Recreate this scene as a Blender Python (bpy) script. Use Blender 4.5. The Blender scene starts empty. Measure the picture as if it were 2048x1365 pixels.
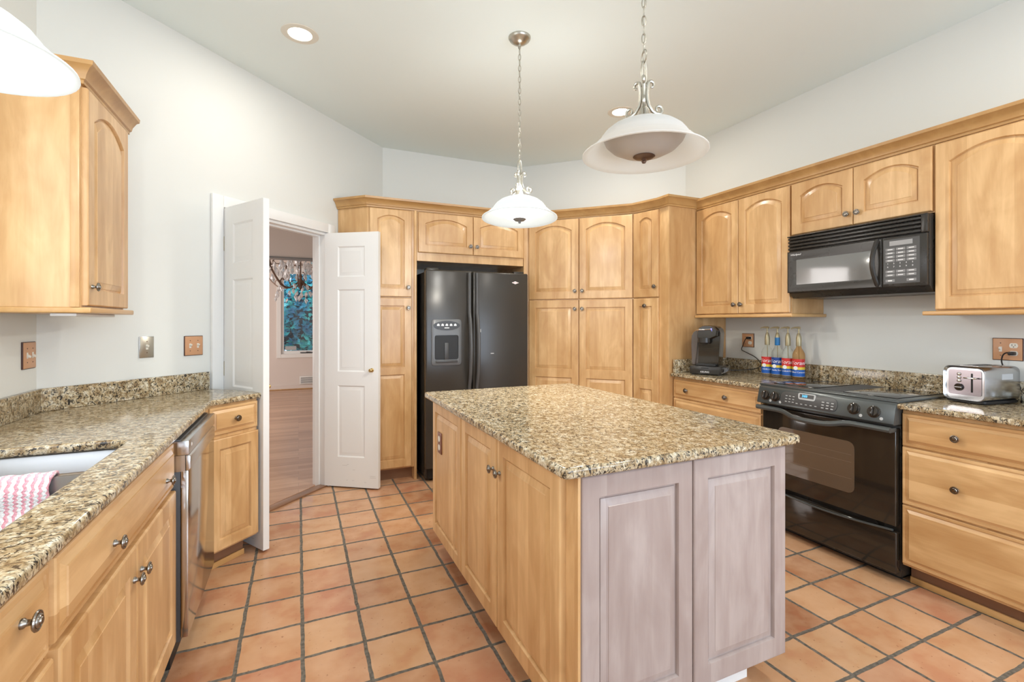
import bpy, bmesh, math, random
from mathutils import Matrix, Vector
random.seed(11)
PI = math.pi
rad = math.radians
SC = bpy.context.scene
COL = SC.collection

# ------------------------------------------------------------------ camera
cam_d = bpy.data.cameras.new('camera')
cam = bpy.data.objects.new('camera', cam_d)
COL.objects.link(cam)
cam.location = (0, 0, 1.32)
cam.rotation_euler = (rad(90), 0, rad(-24.2))
cam_d.sensor_width = 36.0
cam_d.lens = 950.0 / 2048.0 * 36.0
cam_d.shift_y = -37.5 / 2048.0
cam_d.clip_start = 0.05
cam_d.clip_end = 200
SC.camera = cam

# ------------------------------------------------------------------ exposure, sky, daylight
SC.view_settings.view_transform = 'Standard'
SC.view_settings.look = 'None'
SC.view_settings.gamma = 1.0
SC.view_settings.exposure = 0.07
SC.view_settings.use_curve_mapping = False
w = bpy.data.worlds.new('sky')
SC.world = w
w.use_nodes = True
bg = w.node_tree.nodes['Background']
bg.inputs[0].default_value = (0.62, 0.78, 1.0, 1)
bg.inputs[1].default_value = 2.0


def area(name, loc, rot, sx, sy, power, col=(1, 1, 1), spread=PI):
    l = bpy.data.lights.new(name, 'AREA')
    l.shape = 'RECTANGLE'
    l.size, l.size_y = sx, sy
    l.energy = power
    l.color = col
    l.spread = spread
    o = bpy.data.objects.new(name, l)
    COL.objects.link(o)
    o.location = loc
    o.rotation_euler = rot
    return o


# daylight coming in through the breakfast windows behind the camera and the window over the sink
area('daylight_breakfast', (1.7, -2.55, 1.45), (rad(90), 0, 0), 3.0, 2.0, 95, (0.74, 0.85, 1.0))
area('daylight_sink', (-1.13, 1.25, 1.75), (rad(90), 0, rad(-90)), 1.2, 1.0, 7, (1.0, 0.98, 0.95))
area('dining_fill', (-3.4, 7.0, 1.5), (rad(90), 0, rad(-90)), 3.0, 1.8, 120, (1.0, 0.95, 0.92))  # added lamp before the windowless left wall, brightens the dining room


# ------------------------------------------------------------------ helpers
def link(o, parent=None):
    COL.objects.link(o)
    if parent is not None:
        o.parent = parent
    return o


def tag(o, label=None, cat=None, group=None, kind=None):
    if label: o['label'] = label
    if cat: o['category'] = cat
    if group: o['group'] = group
    if kind: o['kind'] = kind
    return o


def empty(name, loc, rz=0.0, label=None, cat=None, group=None, kind=None):
    o = bpy.data.objects.new(name, None)
    o.empty_display_size = 0.1
    COL.objects.link(o)
    o.location = loc
    o.rotation_euler = (0, 0, rz)
    return tag(o, label, cat, group, kind)


def finish(me, mats, smooth=35):
    for m in mats:
        me.materials.append(m)
    if smooth:
        me.polygons.foreach_set('use_smooth', [True] * len(me.polygons))
        me.set_sharp_from_angle(angle=rad(smooth))
    me.update()


class MB:
    def __init__(self):
        self.bm = bmesh.new()
        self.mi = 0

    def _new(self, n0):
        self.bm.faces.ensure_lookup_table()
        for f in self.bm.faces[n0:]:
            f.material_index = self.mi

    def box(self, x0, x1, y0, y1, z0, z1, bev=0.0, seg=2):
        bm = self.bm
        n0 = len(bm.faces)
        vs = [bm.verts.new((x, y, z)) for x in (x0, x1) for y in (y0, y1) for z in (z0, z1)]
        q = [(0, 1, 3, 2), (4, 6, 7, 5), (0, 4, 5, 1), (2, 3, 7, 6), (0, 2, 6, 4), (1, 5, 7, 3)]
        fs = [bm.faces.new([vs[i] for i in f]) for f in q]
        if bev > 0:
            es = list({e for f in fs for e in f.edges})
            bmesh.ops.bevel(bm, geom=es, offset=bev, segments=seg, profile=0.5, affect='EDGES')
        self._new(n0)
        return self

    def prism(self, poly, z0, z1, bev=0.0, seg=2):
        bm = self.bm
        n0 = len(bm.faces)
        a = [bm.verts.new((p[0], p[1], z0)) for p in poly]
        b = [bm.verts.new((p[0], p[1], z1)) for p in poly]
        n = len(poly)
        fs = [bm.faces.new(a[::-1]), bm.faces.new(b)]
        for i in range(n):
            j = (i + 1) % n
            fs.append(bm.faces.new((a[i], a[j], b[j], b[i])))
        if bev > 0:
            es = list({e for f in fs for e in f.edges})
            bmesh.ops.bevel(bm, geom=es, offset=bev, segments=seg, profile=0.5, affect='EDGES')
        self._new(n0)
        return self

    def yprism(self, poly, x0, x1, bev=0.0, seg=2):
        """profile in (y, z) extruded along x"""
        bm = self.bm
        n0 = len(bm.faces)
        a = [bm.verts.new((x0, p[0], p[1])) for p in poly]
        b = [bm.verts.new((x1, p[0], p[1])) for p in poly]
        n = len(poly)
        fs = [bm.faces.new(a), bm.faces.new(b[::-1])]
        for i in range(n):
            j = (i + 1) % n
            fs.append(bm.faces.new((a[i], b[i], b[j], a[j])))
        if bev > 0:
            es = list({e for f in fs for e in f.edges})
            bmesh.ops.bevel(bm, geom=es, offset=bev, segments=seg, profile=0.5, affect='EDGES')
        self._new(n0)
        return self

    def loops(self, loops, cap0=False, cap1=False, closed=True):
        """skin a list of equal-length vertex loops"""
        bm = self.bm
        n0 = len(bm.faces)
        L = [[bm.verts.new(p) for p in lp] for lp in loops]
        n = len(L[0])
        for a, b in zip(L[:-1], L[1:]):
            for i in range(n if closed else n - 1):
                j = (i + 1) % n
                try:
                    bm.faces.new((a[i], a[j], b[j], b[i]))
                except ValueError:
                    pass
        if cap0: bm.faces.new(L[0][::-1])
        if cap1: bm.faces.new(L[-1])
        self._new(n0)
        return self

    def lathe(self, prof, seg=24, mat=None, ang=2 * PI):
        mat = mat or Matrix.Identity(4)
        bm = self.bm
        n0 = len(bm.faces)
        rings = []
        for r, z in prof:
            if abs(r) < 1e-6:
                rings.append([bm.verts.new(mat @ Vector((0, 0, z)))])
            else:
                rings.append([bm.verts.new(mat @ Vector((r * math.cos(2 * PI * k / seg), r * math.sin(2 * PI * k / seg), z))) for k in range(seg)])
        for a, b in zip(rings[:-1], rings[1:]):
            for k in range(seg):
                k2 = (k + 1) % seg
                if len(a) == 1 and len(b) == 1: continue
                if len(a) == 1: bm.faces.new((a[0], b[k], b[k2]))
                elif len(b) == 1: bm.faces.new((a[k], b[0], a[k2]))
                else: bm.faces.new((a[k], b[k], b[k2], a[k2]))
        self._new(n0)
        return self

    def tube(self, pts, r, seg=8, closed=False, flat=1.0):
        bm = self.bm
        n0 = len(bm.faces)
        P = [Vector(p) for p in pts]
        n = len(P)
        rs = r if isinstance(r, (list, tuple)) else [r] * n
        rings = []
        prev = None
        for i, p in enumerate(P):
            if closed:
                t = (P[(i + 1) % n] - P[i - 1]).normalized()
            else:
                t = (P[min(i + 1, n - 1)] - P[max(i - 1, 0)]).normalized()
            if prev is None:
                u = Vector((0, 0, 1)) if abs(t.z) < 0.9 else Vector((1, 0, 0))
                u = (u - t * u.dot(t)).normalized()
            else:
                u = (prev - t * prev.dot(t))
                u = u.normalized() if u.length > 1e-6 else Vector((1, 0, 0))
            prev = u
            v = t.cross(u)
            rings.append([bm.verts.new(p + (u * math.cos(2 * PI * k / seg) * flat + v * math.sin(2 * PI * k / seg)) * rs[i]) for k in range(seg)])
        m = n if closed else n - 1
        for i in range(m):
            a, b = rings[i], rings[(i + 1) % n]
            for k in range(seg):
                k2 = (k + 1) % seg
                bm.faces.new((a[k], a[k2], b[k2], b[k]))
        if not closed:
            bm.faces.new(rings[0][::-1])
            bm.faces.new(rings[-1])
        self._new(n0)
        return self

    def sphere(self, c, r, sx=1, sy=1, sz=1, u=12, v=8):
        n0 = len(self.bm.faces)
        bmesh.ops.create_uvsphere(self.bm, u_segments=u, v_segments=v, radius=r,
                                  matrix=Matrix.Translation(c) @ Matrix.Diagonal((sx, sy, sz, 1)))
        self._new(n0)
        return self

    def mesh(self, name, mats, smooth=35):
        me = bpy.data.meshes.new(name)
        bmesh.ops.recalc_face_normals(self.bm, faces=self.bm.faces[:])
        self.bm.to_mesh(me)
        self.bm.free()
        finish(me, mats if isinstance(mats, (list, tuple)) else [mats], smooth)
        return me

    def build(self, name, mats, parent=None, loc=(0, 0, 0), rot=(0, 0, 0), smooth=35):
        me = self.mesh(name, mats, smooth)
        o = bpy.data.objects.new(name, me)
        link(o, parent)
        o.location = loc
        o.rotation_euler = rot
        return o


def inst(name, me, parent=None, loc=(0, 0, 0), rot=(0, 0, 0)):
    o = bpy.data.objects.new(name, me)
    link(o, parent)
    o.location = loc
    o.rotation_euler = rot
    return o


def copy_tree(o, parent=None):
    c = o.copy()
    COL.objects.link(c)
    if parent is not None: c.parent = parent
    for ch in list(o.children):
        copy_tree(ch, c)
    return c


def round_poly(pts, rs, seg=5):
    out = []
    n = len(pts)
    rs = rs if isinstance(rs, (list, tuple)) else [rs] * n
    for i in range(n):
        p = Vector(pts[i]); a = Vector(pts[i - 1]); b = Vector(pts[(i + 1) % n]); r = rs[i]
        if r <= 0:
            out.append(tuple(p)); continue
        d1 = (a - p).normalized(); d2 = (b - p).normalized()
        ang = d1.angle(d2)
        t = r / math.tan(ang / 2)
        p1 = p + d1 * t; p2 = p + d2 * t
        for k in range(seg + 1):
            s = k / seg
            q = p1 * (1 - s) ** 2 + p * 2 * s * (1 - s) + p2 * s * s
            out.append((q.x, q.y))
    return out


def rrect(x0, x1, y0, y1, r, seg=5):
    return round_poly([(x0, y0), (x1, y0), (x1, y1), (x0, y1)], r, seg)


def slab(name, outer, holes, z0, z1, bev, mat, parent=None):
    cu = bpy.data.curves.new(name, 'CURVE')
    cu.dimensions = '2D'
    cu.fill_mode = 'BOTH'
    cu.extrude = (z1 - z0) / 2 - bev
    cu.bevel_depth = bev
    cu.bevel_resolution = 3
    cu.offset = -bev
    for lp in [outer] + list(holes):
        s = cu.splines.new('POLY')
        s.points.add(len(lp) - 1)
        for i, p in enumerate(lp):
            s.points[i].co = (p[0], p[1], 0, 1)
        s.use_cyclic_u = True
    tmp = bpy.data.objects.new(name, cu)
    me = bpy.data.meshes.new_from_object(tmp)
    bpy.data.objects.remove(tmp)
    bpy.data.curves.remove(cu)
    me.materials.clear()
    finish(me, [mat], 50)
    o = bpy.data.objects.new(name, me)
    link(o, parent)
    o.location = (0, 0, (z0 + z1) / 2)
    return o


def text_mesh(s, size, ext=0.0004, shear=0.0, name='lettering'):
    cu = bpy.data.curves.new(name, 'FONT')
    cu.body = s
    cu.size = size
    cu.extrude = ext
    cu.shear = shear
    cu.align_x = 'CENTER'
    cu.align_y = 'CENTER'
    tmp = bpy.data.objects.new(name, cu)
    me = bpy.data.meshes.new_from_object(tmp)
    bpy.data.objects.remove(tmp)
    bpy.data.curves.remove(cu)
    return me


def text(s, size, mat, parent, loc, rot=(rad(90), 0, 0), shear=0.0, bend=None, name='lettering', ext=0.0004, sx=1.0):
    me = text_mesh(s, size, ext, shear, name)
    me.materials.clear()
    for v in me.vertices:
        v.co.x *= sx
    if bend:
        for v in me.vertices:           # wrap round a vertical cylinder of radius bend
            a = v.co.x / bend
            r = bend + v.co.z
            v.co = (r * math.sin(a), -r * math.cos(a), v.co.y)
        rot = (0, 0, rot[2])
    me.materials.append(mat)
    return inst(name, me, parent, loc, rot)


# ------------------------------------------------------------------ materials
M = {}


class NT:
    def __init__(self, name):
        m = bpy.data.materials.new(name)
        m.use_nodes = True
        self.m = m
        self.t = m.node_tree
        self.b = self.t.nodes['Principled BSDF']
        self.out = self.t.nodes['Material Output']

    def n(self, ty, **kw):
        nd = self.t.nodes.new(ty)
        for k, v in kw.items():
            if k.startswith('i_'):
                key = k[2:]
                key = int(key) if key.isdigit() else key.replace('_', ' ')
                nd.inputs[key].default_value = v
            else:
                setattr(nd, k, v)
        return nd

    def l(self, a, b):
        self.t.links.new(a, b)

    def math(self, op, a, b=None, c=None):
        nd = self.t.nodes.new('ShaderNodeMath')
        nd.operation = op
        for i, v in enumerate((a, b, c)):
            if v is None: continue
            if hasattr(v, 'links'): self.l(v, nd.inputs[i])
            else: nd.inputs[i].default_value = v
        return nd.outputs[0]

    def mix(self, fac, a, b, mode='MIX'):
        nd = self.t.nodes.new('ShaderNodeMix')
        nd.data_type = 'RGBA'
        nd.blend_type = mode
        for s, v in ((nd.inputs[0], fac), (nd.inputs[6], a), (nd.inputs[7], b)):
            if hasattr(v, 'links'): self.l(v, s)
            elif isinstance(v, (int, float)): s.default_value = v
            else: s.default_value = (*v, 1) if len(v) == 3 else v
        return nd.outputs[2]

    def ramp(self, fac, stops, interp='LINEAR'):
        nd = self.t.nodes.new('ShaderNodeValToRGB')
        cr = nd.color_ramp
        cr.interpolation = interp
        while len(cr.elements) < len(stops): cr.elements.new(0.5)
        for e, (p, c) in zip(cr.elements, stops):
            e.position = p
            e.color = (*c, 1) if len(c) == 3 else c
        self.l(fac, nd.inputs[0])
        return nd.outputs[0]

    def bump(self, h, strength, dist=0.01):
        nd = self.n('ShaderNodeBump', i_Strength=strength, i_Distance=dist)
        self.l(h, nd.inputs['Height'])
        self.l(nd.outputs[0], self.b.inputs['Normal'])
        return nd


def plain(name, col, rough=0.5, metal=0.0, coat=0.0, spec=0.5, emit=None, es=0.0, trans=0.0, ior=1.45, alpha=1.0):
    k = NT(name)
    b = k.b
    b.inputs['Base Color'].default_value = (*col, 1)
    b.inputs['Roughness'].default_value = rough
    b.inputs['Metallic'].default_value = metal
    b.inputs['Coat Weight'].default_value = coat
    b.inputs['Specular IOR Level'].default_value = spec
    b.inputs['Transmission Weight'].default_value = trans
    b.inputs['IOR'].default_value = ior
    b.inputs['Alpha'].default_value = alpha
    if emit:
        b.inputs['Emission Color'].default_value = (*emit, 1)
        b.inputs['Emission Strength'].default_value = es
    # faint mottling keeps every surface procedural
    tc = k.n('ShaderNodeTexCoord')
    nz = k.n('ShaderNodeTexNoise', i_Scale=9.0, i_Detail=3.0)
    k.l(tc.outputs['Object'], nz.inputs['Vector'])
    r = k.n('ShaderNodeMapRange')
    r.inputs['To Min'].default_value = max(0.0, rough - 0.04)
    r.inputs['To Max'].default_value = min(1.0, rough + 0.04)
    k.l(nz.outputs[0], r.inputs['Value'])
    k.l(r.outputs[0], b.inputs['Roughness'])
    M[name] = k.m
    return k.m


def wood(name, lo, hi, axis='Z', stave=0.085, rough=0.34, contrast=1.0):
    k = NT(name)
    tc = k.n('ShaderNodeTexCoord')
    oi = k.n('ShaderNodeObjectInfo')
    off = k.n('ShaderNodeVectorMath', operation='SCALE')
    off.inputs[0].default_value = (13.7, 7.1, 5.3)
    k.l(oi.outputs['Random'], off.inputs['Scale'])
    add = k.n('ShaderNodeVectorMath', operation='ADD')
    k.l(tc.outputs['Object'], add.inputs[0])
    k.l(off.outputs[0], add.inputs[1])
    sep = k.n('ShaderNodeSeparateXYZ')
    k.l(add.outputs[0], sep.inputs[0])
    # glued staves: each strip of wood has its own tone and its own figure
    across = sep.outputs['X'] if axis == 'Z' else sep.outputs['Z']
    sid = k.math('FLOOR', k.math('DIVIDE', across, stave))
    wn = k.n('ShaderNodeTexWhiteNoise', noise_dimensions='1D')
    k.l(sid, wn.inputs['W'])
    sc = (9, 9, 1.3) if axis == 'Z' else (1.3, 9, 9)
    mp = k.n('ShaderNodeMapping')
    mp.inputs['Scale'].default_value = sc
    k.l(add.outputs[0], mp.inputs['Vector'])
    mv = k.n('ShaderNodeVectorMath', operation='ADD')
    k.l(mp.outputs[0], mv.inputs[0])
    sh = k.n('ShaderNodeCombineXYZ')
    k.l(k.math('MULTIPLY', wn.outputs['Value'], 37.0), sh.inputs[1])
    k.l(sh.outputs[0], mv.inputs[1])
    n1 = k.n('ShaderNodeTexNoise', i_Scale=1.2, i_Detail=5.0, i_Roughness=0.62, i_Distortion=0.7)
    k.l(mv.outputs[0], n1.inputs['Vector'])
    mp2 = k.n('ShaderNodeMapping')
    mp2.inputs['Scale'].default_value = (90, 90, 4) if axis == 'Z' else (4, 90, 90)
    k.l(add.outputs[0], mp2.inputs['Vector'])
    n2 = k.n('ShaderNodeTexNoise', i_Scale=1.0, i_Detail=3.0)
    k.l(mp2.outputs[0], n2.inputs['Vector'])
    mp3 = k.n('ShaderNodeMapping')
    mp3.inputs['Scale'].default_value = (2.0, 2.0, 0.8) if axis == 'Z' else (0.8, 2.0, 2.0)
    k.l(add.outputs[0], mp3.inputs['Vector'])
    n3 = k.n('ShaderNodeTexNoise', i_Scale=4.0, i_Detail=3.0, i_Distortion=1.2)
    k.l(mp3.outputs[0], n3.inputs['Vector'])
    f = k.math('ADD', k.math('MULTIPLY', n1.outputs[0], 0.55),
               k.math('ADD', k.math('MULTIPLY', n2.outputs[0], 0.10), k.math('MULTIPLY', n3.outputs[0], 0.50)))
    f = k.math('ADD', f, k.math('MULTIPLY', k.math('SUBTRACT', wn.outputs['Value'], 0.5), 0.16))
    f = k.math('ADD', f, k.math('MULTIPLY', k.math('SUBTRACT', oi.outputs['Random'], 0.5), 0.08))
    mid = tuple((a + b) / 2 for a, b in zip(lo, hi))
    col = k.ramp(f, [(0.5 - 0.24 * contrast, lo), (0.56, mid), (0.5 + 0.25 * contrast, hi)])
    k.l(col, k.b.inputs['Base Color'])
    k.b.inputs['Roughness'].default_value = rough
    k.b.inputs['Coat Weight'].default_value = 0.15
    k.b.inputs['Coat Roughness'].default_value = 0.2
    k.bump(n2.outputs[0], 0.03, 0.002)
    M[name] = k.m
    return k.m


WLO, WHI = (0.46, 0.235, 0.080), (0.76, 0.50, 0.245)
wood('maple', WLO, WHI, 'Z')
wood('maple_across', WLO, WHI, 'X', stave=0.11)
wood('maple_dark', (0.42, 0.215, 0.085), (0.60, 0.36, 0.16), 'Z')
wood('maple_trim', (0.50, 0.27, 0.09), (0.66, 0.40, 0.165), 'X', stave=0.5)
wood('maple_crown_shaded', (0.38, 0.20, 0.066), (0.55, 0.325, 0.125), 'X', stave=0.5)  # shade of the downward-facing crown put into a darker wood tone
wood('maple_daylit', (0.29, 0.215, 0.19), (0.46, 0.385, 0.355), 'Z')  # cool window light on the island front painted in as greyer wood
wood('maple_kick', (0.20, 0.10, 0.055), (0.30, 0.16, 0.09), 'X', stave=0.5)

# granite
k = NT('granite')
tc = k.n('ShaderNodeTexCoord')
mp = k.n('ShaderNodeMapping')
mp.inputs['Scale'].default_value = (1.0, 1.0, 1.0)
mp.inputs['Rotation'].default_value = (0.3, 0.2, 0.5)
k.l(tc.outputs['Object'], mp.inputs['Vector'])
big = k.n('ShaderNodeTexNoise', i_Scale=40.0, i_Detail=3.0, i_Roughness=0.6, i_Distortion=0.8)
fine = k.n('ShaderNodeTexNoise', i_Scale=120.0, i_Detail=4.0, i_Roughness=0.65, i_Distortion=0.6)
dark = k.n('ShaderNodeTexNoise', i_Scale=66.0, i_Detail=5.0, i_Roughness=0.6, i_Distortion=1.4)
mp2 = k.n('ShaderNodeMapping')
mp2.inputs['Scale'].default_value = (1.0, 1.5, 1.0)
mp2.inputs['Location'].default_value = (3.1, 7.7, 1.3)
k.l(tc.outputs['Object'], mp2.inputs['Vector'])
k.l(mp.outputs[0], big.inputs['Vector'])
k.l(mp.outputs[0], fine.inputs['Vector'])
k.l(mp2.outputs[0], dark.inputs['Vector'])
base = k.ramp(big.outputs[0], [(0.32, (0.20, 0.13, 0.065)), (0.43, (0.40, 0.30, 0.165)), (0.54, (0.57, 0.48, 0.32)), (0.68, (0.74, 0.69, 0.55))])
base = k.mix(k.ramp(fine.outputs[0], [(0.40, (0.55, 0.55, 0.55)), (0.52, (0, 0, 0))]), base, (0.22, 0.14, 0.07))
base = k.mix(k.ramp(dark.outputs[0], [(0.42, (1, 1, 1)), (0.475, (0, 0, 0))]), base, (0.035, 0.03, 0.025))
k.l(base, k.b.inputs['Base Color'])
k.b.inputs['Roughness'].default_value = 0.12
M['granite'] = k.m

# saltillo tile floor
k = NT('terracotta_tile')
tc = k.n('ShaderNodeTexCoord')
wob = k.n('ShaderNodeTexNoise', i_Scale=14.0, i_Detail=3.0)
k.l(tc.outputs['Object'], wob.inputs['Vector'])
ws = k.n('ShaderNodeVectorMath', operation='MULTIPLY_ADD')
k.l(wob.outputs['Color'], ws.inputs[0])
ws.inputs[1].default_value = (0.011, 0.011, 0)
off = (-0.016 + 0.2345 * 20 - 0.0045, -1.098 + 0.2357 * 20 - 0.0045, 0)
ws.inputs[2].default_value = off
ad = k.n('ShaderNodeVectorMath', operation='ADD')
k.l(tc.outputs['Object'], ad.inputs[0])
k.l(ws.outputs[0], ad.inputs[1])
br = k.n('ShaderNodeTexBrick', offset=0.0, squash=1.0, offset_frequency=2)
br.inputs['Scale'].default_value = 1.0
br.inputs['Brick Width'].default_value = 0.2345
br.inputs['Row Height'].default_value = 0.2357
br.inputs['Mortar Size'].default_value = 0.0080
br.inputs['Mortar Smooth'].default_value = 0.15
br.inputs['Color1'].default_value = (0, 0, 0, 1)
br.inputs['Color2'].default_value = (1, 1, 1, 1)
br.inputs['Mortar'].default_value = (0.5, 0.5, 0.5, 1)
k.l(ad.outputs[0], br.inputs['Vector'])
t1 = k.ramp(br.outputs['Color'], [(0.0, (0.37, 0.165, 0.080)), (0.35, (0.51, 0.268, 0.135)), (0.7, (0.58, 0.340, 0.175)), (1.0, (0.50, 0.225, 0.130))])
cl = k.n('ShaderNodeTexNoise', i_Scale=7.0, i_Detail=3.0, i_Roughness=0.5, i_Distortion=0.0)
k.l(tc.outputs['Object'], cl.inputs['Vector'])
t2 = k.mix(k.ramp(cl.outputs[0], [(0.38, (0, 0, 0)), (0.82, (0.8, 0.8, 0.8))]), t1, (0.66, 0.42, 0.26))
t2 = k.mix(k.ramp(cl.outputs[0], [(0.22, (0.5, 0.5, 0.5)), (0.46, (0, 0, 0))]), t2, (0.46, 0.17, 0.10))
sp = k.n('ShaderNodeTexNoise', i_Scale=55.0, i_Detail=2.0)
k.l(tc.outputs['Object'], sp.inputs['Vector'])
t2 = k.mix(k.ramp(sp.outputs[0], [(0.24, (0.6, 0.6, 0.6)), (0.32, (0, 0, 0))]), t2, (0.24, 0.085, 0.045))
gn = k.n('ShaderNodeTexNoise', i_Scale=60.0, i_Detail=3.0)
k.l(tc.outputs['Object'], gn.inputs['Vector'])
gr = k.ramp(gn.outputs[0], [(0.3, (0.075, 0.065, 0.05)), (0.7, (0.19, 0.17, 0.14))])
k.l(k.mix(br.outputs['Fac'], t2, gr), k.b.inputs['Base Color'])
k.l(k.math('ADD', k.math('MULTIPLY', br.outputs['Fac'], 0.45), k.math('MULTIPLY_ADD', cl.outputs[0], 0.22, 0.09)), k.b.inputs['Roughness'])
hh = k.math('ADD', k.math('MULTIPLY', br.outputs['Fac'], -1.0), k.math('MULTIPLY', wob.outputs[0], 0.45))
k.bump(hh, 0.35, 0.006)
M['terracotta'] = k.m

# oak boards of the dining room
k = NT('oak_boards')
tc = k.n('ShaderNodeTexCoord')
br = k.n('ShaderNodeTexBrick', offset=0.37, squash=1.0)
br.inputs['Scale'].default_value = 1.0
br.inputs['Brick Width'].default_value = 1.1
br.inputs['Row Height'].default_value = 0.082
br.inputs['Mortar Size'].default_value = 0.0012
br.inputs['Color1'].default_value = (0.38, 0.19, 0.10, 1)
br.inputs['Color2'].default_value = (0.62, 0.38, 0.24, 1)
br.inputs['Mortar'].default_value = (0.25, 0.13, 0.07, 1)
k.l(tc.outputs['Object'], br.inputs['Vector'])
mp = k.n('ShaderNodeMapping')
mp.inputs['Scale'].default_value = (2, 30, 1)
k.l(tc.outputs['Object'], mp.inputs['Vector'])
nz = k.n('ShaderNodeTexNoise', i_Scale=1.5, i_Detail=4.0)
k.l(mp.outputs[0], nz.inputs['Vector'])
k.l(k.mix(0.35, br.outputs['Color'], k.ramp(nz.outputs[0], [(0.3, (0.36, 0.19, 0.11)), (0.7, (0.66, 0.45, 0.31))])), k.b.inputs['Base Color'])
k.b.inputs['Roughness'].default_value = 0.3
M['oak'] = k.m


def wallmat(name, col, rough=0.75):
    k = NT(name)
    tc = k.n('ShaderNodeTexCoord')
    n1 = k.n('ShaderNodeTexNoise', i_Scale=120.0, i_Detail=3.0)
    n2 = k.n('ShaderNodeTexNoise', i_Scale=1.2, i_Detail=2.0)
    k.l(tc.outputs['Object'], n1.inputs['Vector'])
    k.l(tc.outputs['Object'], n2.inputs['Vector'])
    k.l(k.ramp(n2.outputs[0], [(0.3, tuple(c * 0.985 for c in col)), (0.7, col)]), k.b.inputs['Base Color'])
    k.b.inputs['Roughness'].default_value = rough
    k.bump(n1.outputs[0], 0.05, 0.002)
    M[name] = k.m


wallmat('wall_paint', (0.745, 0.755, 0.72))
wallmat('ceiling_paint', (0.79, 0.87, 0.86), 0.85)
wallmat('dining_paint', (0.74, 0.66, 0.61))
plain('white_paint', (0.84, 0.84, 0.82), 0.32)
plain('door_scuff', (0.45, 0.44, 0.42), 0.6)
plain('black_gloss', (0.022, 0.017, 0.012), 0.10, coat=0.4)
plain('black_satin', (0.030, 0.027, 0.023), 0.28)
plain('black_fridge', (0.042, 0.037, 0.031), 0.24)
plain('black_matt', (0.012, 0.012, 0.012), 0.5)
plain('range_panel', (0.085, 0.095, 0.095), 0.24, metal=0.35)
plain('dark_grey', (0.06, 0.06, 0.06), 0.4)
plain('mid_grey', (0.22, 0.22, 0.22), 0.4)
plain('legend_grey', (0.45, 0.46, 0.46), 0.5)
plain('print_white', (0.85, 0.85, 0.85), 0.5)
plain('oven_glass', (0.125, 0.085, 0.055), 0.07, coat=0.3)
plain('rack_brown', (0.20, 0.14, 0.09), 0.4)  # brown of the rack lines on the oven window
plain('toaster_front', (0.30, 0.27, 0.29), 0.24, metal=1.0)
plain('toaster_shell', (0.50, 0.51, 0.53), 0.2, metal=1.0)
plain('handle_grey', (0.085, 0.085, 0.085), 0.24)
plain('bezel_grey', (0.13, 0.135, 0.14), 0.3)
plain('microwave_glass', (0.16, 0.165, 0.16), 0.07, coat=0.5, spec=0.9)
plain('glass_black', (0.010, 0.009, 0.008), 0.04, coat=0.5)
plain('pewter', (0.26, 0.235, 0.205), 0.25, metal=1.0)
plain('nickel', (0.50, 0.48, 0.42), 0.33, metal=1.0)
plain('bronze', (0.16, 0.105, 0.08), 0.4, metal=0.8)
plain('brass', (0.62, 0.44, 0.18), 0.3, metal=1.0)
plain('aged_brass', (0.38, 0.33, 0.22), 0.4, metal=1.0)
plain('steel', (0.60, 0.60, 0.60), 0.25, metal=1.0)
plain('sink_steel', (0.46, 0.47, 0.48), 0.36, metal=1.0)
plain('dishwasher_steel', (0.55, 0.53, 0.50), 0.14, metal=1.0)
plain('chrome', (0.80, 0.80, 0.80), 0.08, metal=1.0)
plain('switch_ivory', (0.80, 0.77, 0.68), 0.35)
plain('plate_wood', (0.60, 0.32, 0.17), 0.35)
plain('plate_brown', (0.20, 0.075, 0.045), 0.35)
plain('plate_edge', (0.07, 0.03, 0.025), 0.4)
plain('cord', (0.012, 0.010, 0.010), 0.45)
plain('display_blue', (0.02, 0.1, 0.2), 0.4, emit=(0.10, 0.55, 1.0), es=2.2)
plain('led_blue', (0.1, 0.1, 0.4), 0.4, emit=(0.25, 0.25, 1.0), es=3.0)
plain('display_grey', (0.30, 0.30, 0.30), 0.3)
plain('clear_glass', (0.95, 0.97, 0.96), 0.03, trans=1.0, ior=1.3)
plain('smoke_plastic', (0.12, 0.10, 0.09), 0.10, coat=0.2, spec=0.4)
plain('amber_syrup', (0.80, 0.50, 0.24), 0.04, trans=0.9, ior=1.12)
plain('clear_syrup', (0.93, 0.95, 0.90), 0.03, trans=0.93, ior=1.10)
plain('brown_syrup', (0.62, 0.45, 0.30), 0.04, trans=0.88, ior=1.12)
plain('label_red', (0.62, 0.035, 0.03), 0.45)
plain('label_blue', (0.012, 0.10, 0.42), 0.45)
plain('label_navy', (0.015, 0.06, 0.28), 0.45)
plain('label_yellow', (0.78, 0.58, 0.05), 0.45)
plain('pump_gold', (0.42, 0.36, 0.22), 0.35, metal=0.4)
plain('pump_blue', (0.02, 0.17, 0.42), 0.4)
plain('crystal', (0.92, 0.93, 0.95), 0.05, trans=0.7, ior=1.5)
plain('shade_off', (0.86, 0.85, 0.81), 0.35, trans=0.25)
plain('bowl_off', (0.50, 0.47, 0.44), 0.4, trans=0.1)
plain('shade_lit', (0.42, 0.45, 0.45), 0.4, emit=(0.93, 1.0, 0.98), es=0.50)
plain('bowl_lit', (0.95, 0.95, 0.95), 0.4, emit=(1.0, 0.99, 0.96), es=3.0)
plain('can_lens', (0.95, 0.95, 0.95), 0.4, emit=(1.0, 0.96, 0.90), es=14.0)
plain('can_trim', (0.72, 0.69, 0.60), 0.4)
plain('plastic_white', (0.82, 0.82, 0.80), 0.4)

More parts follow.
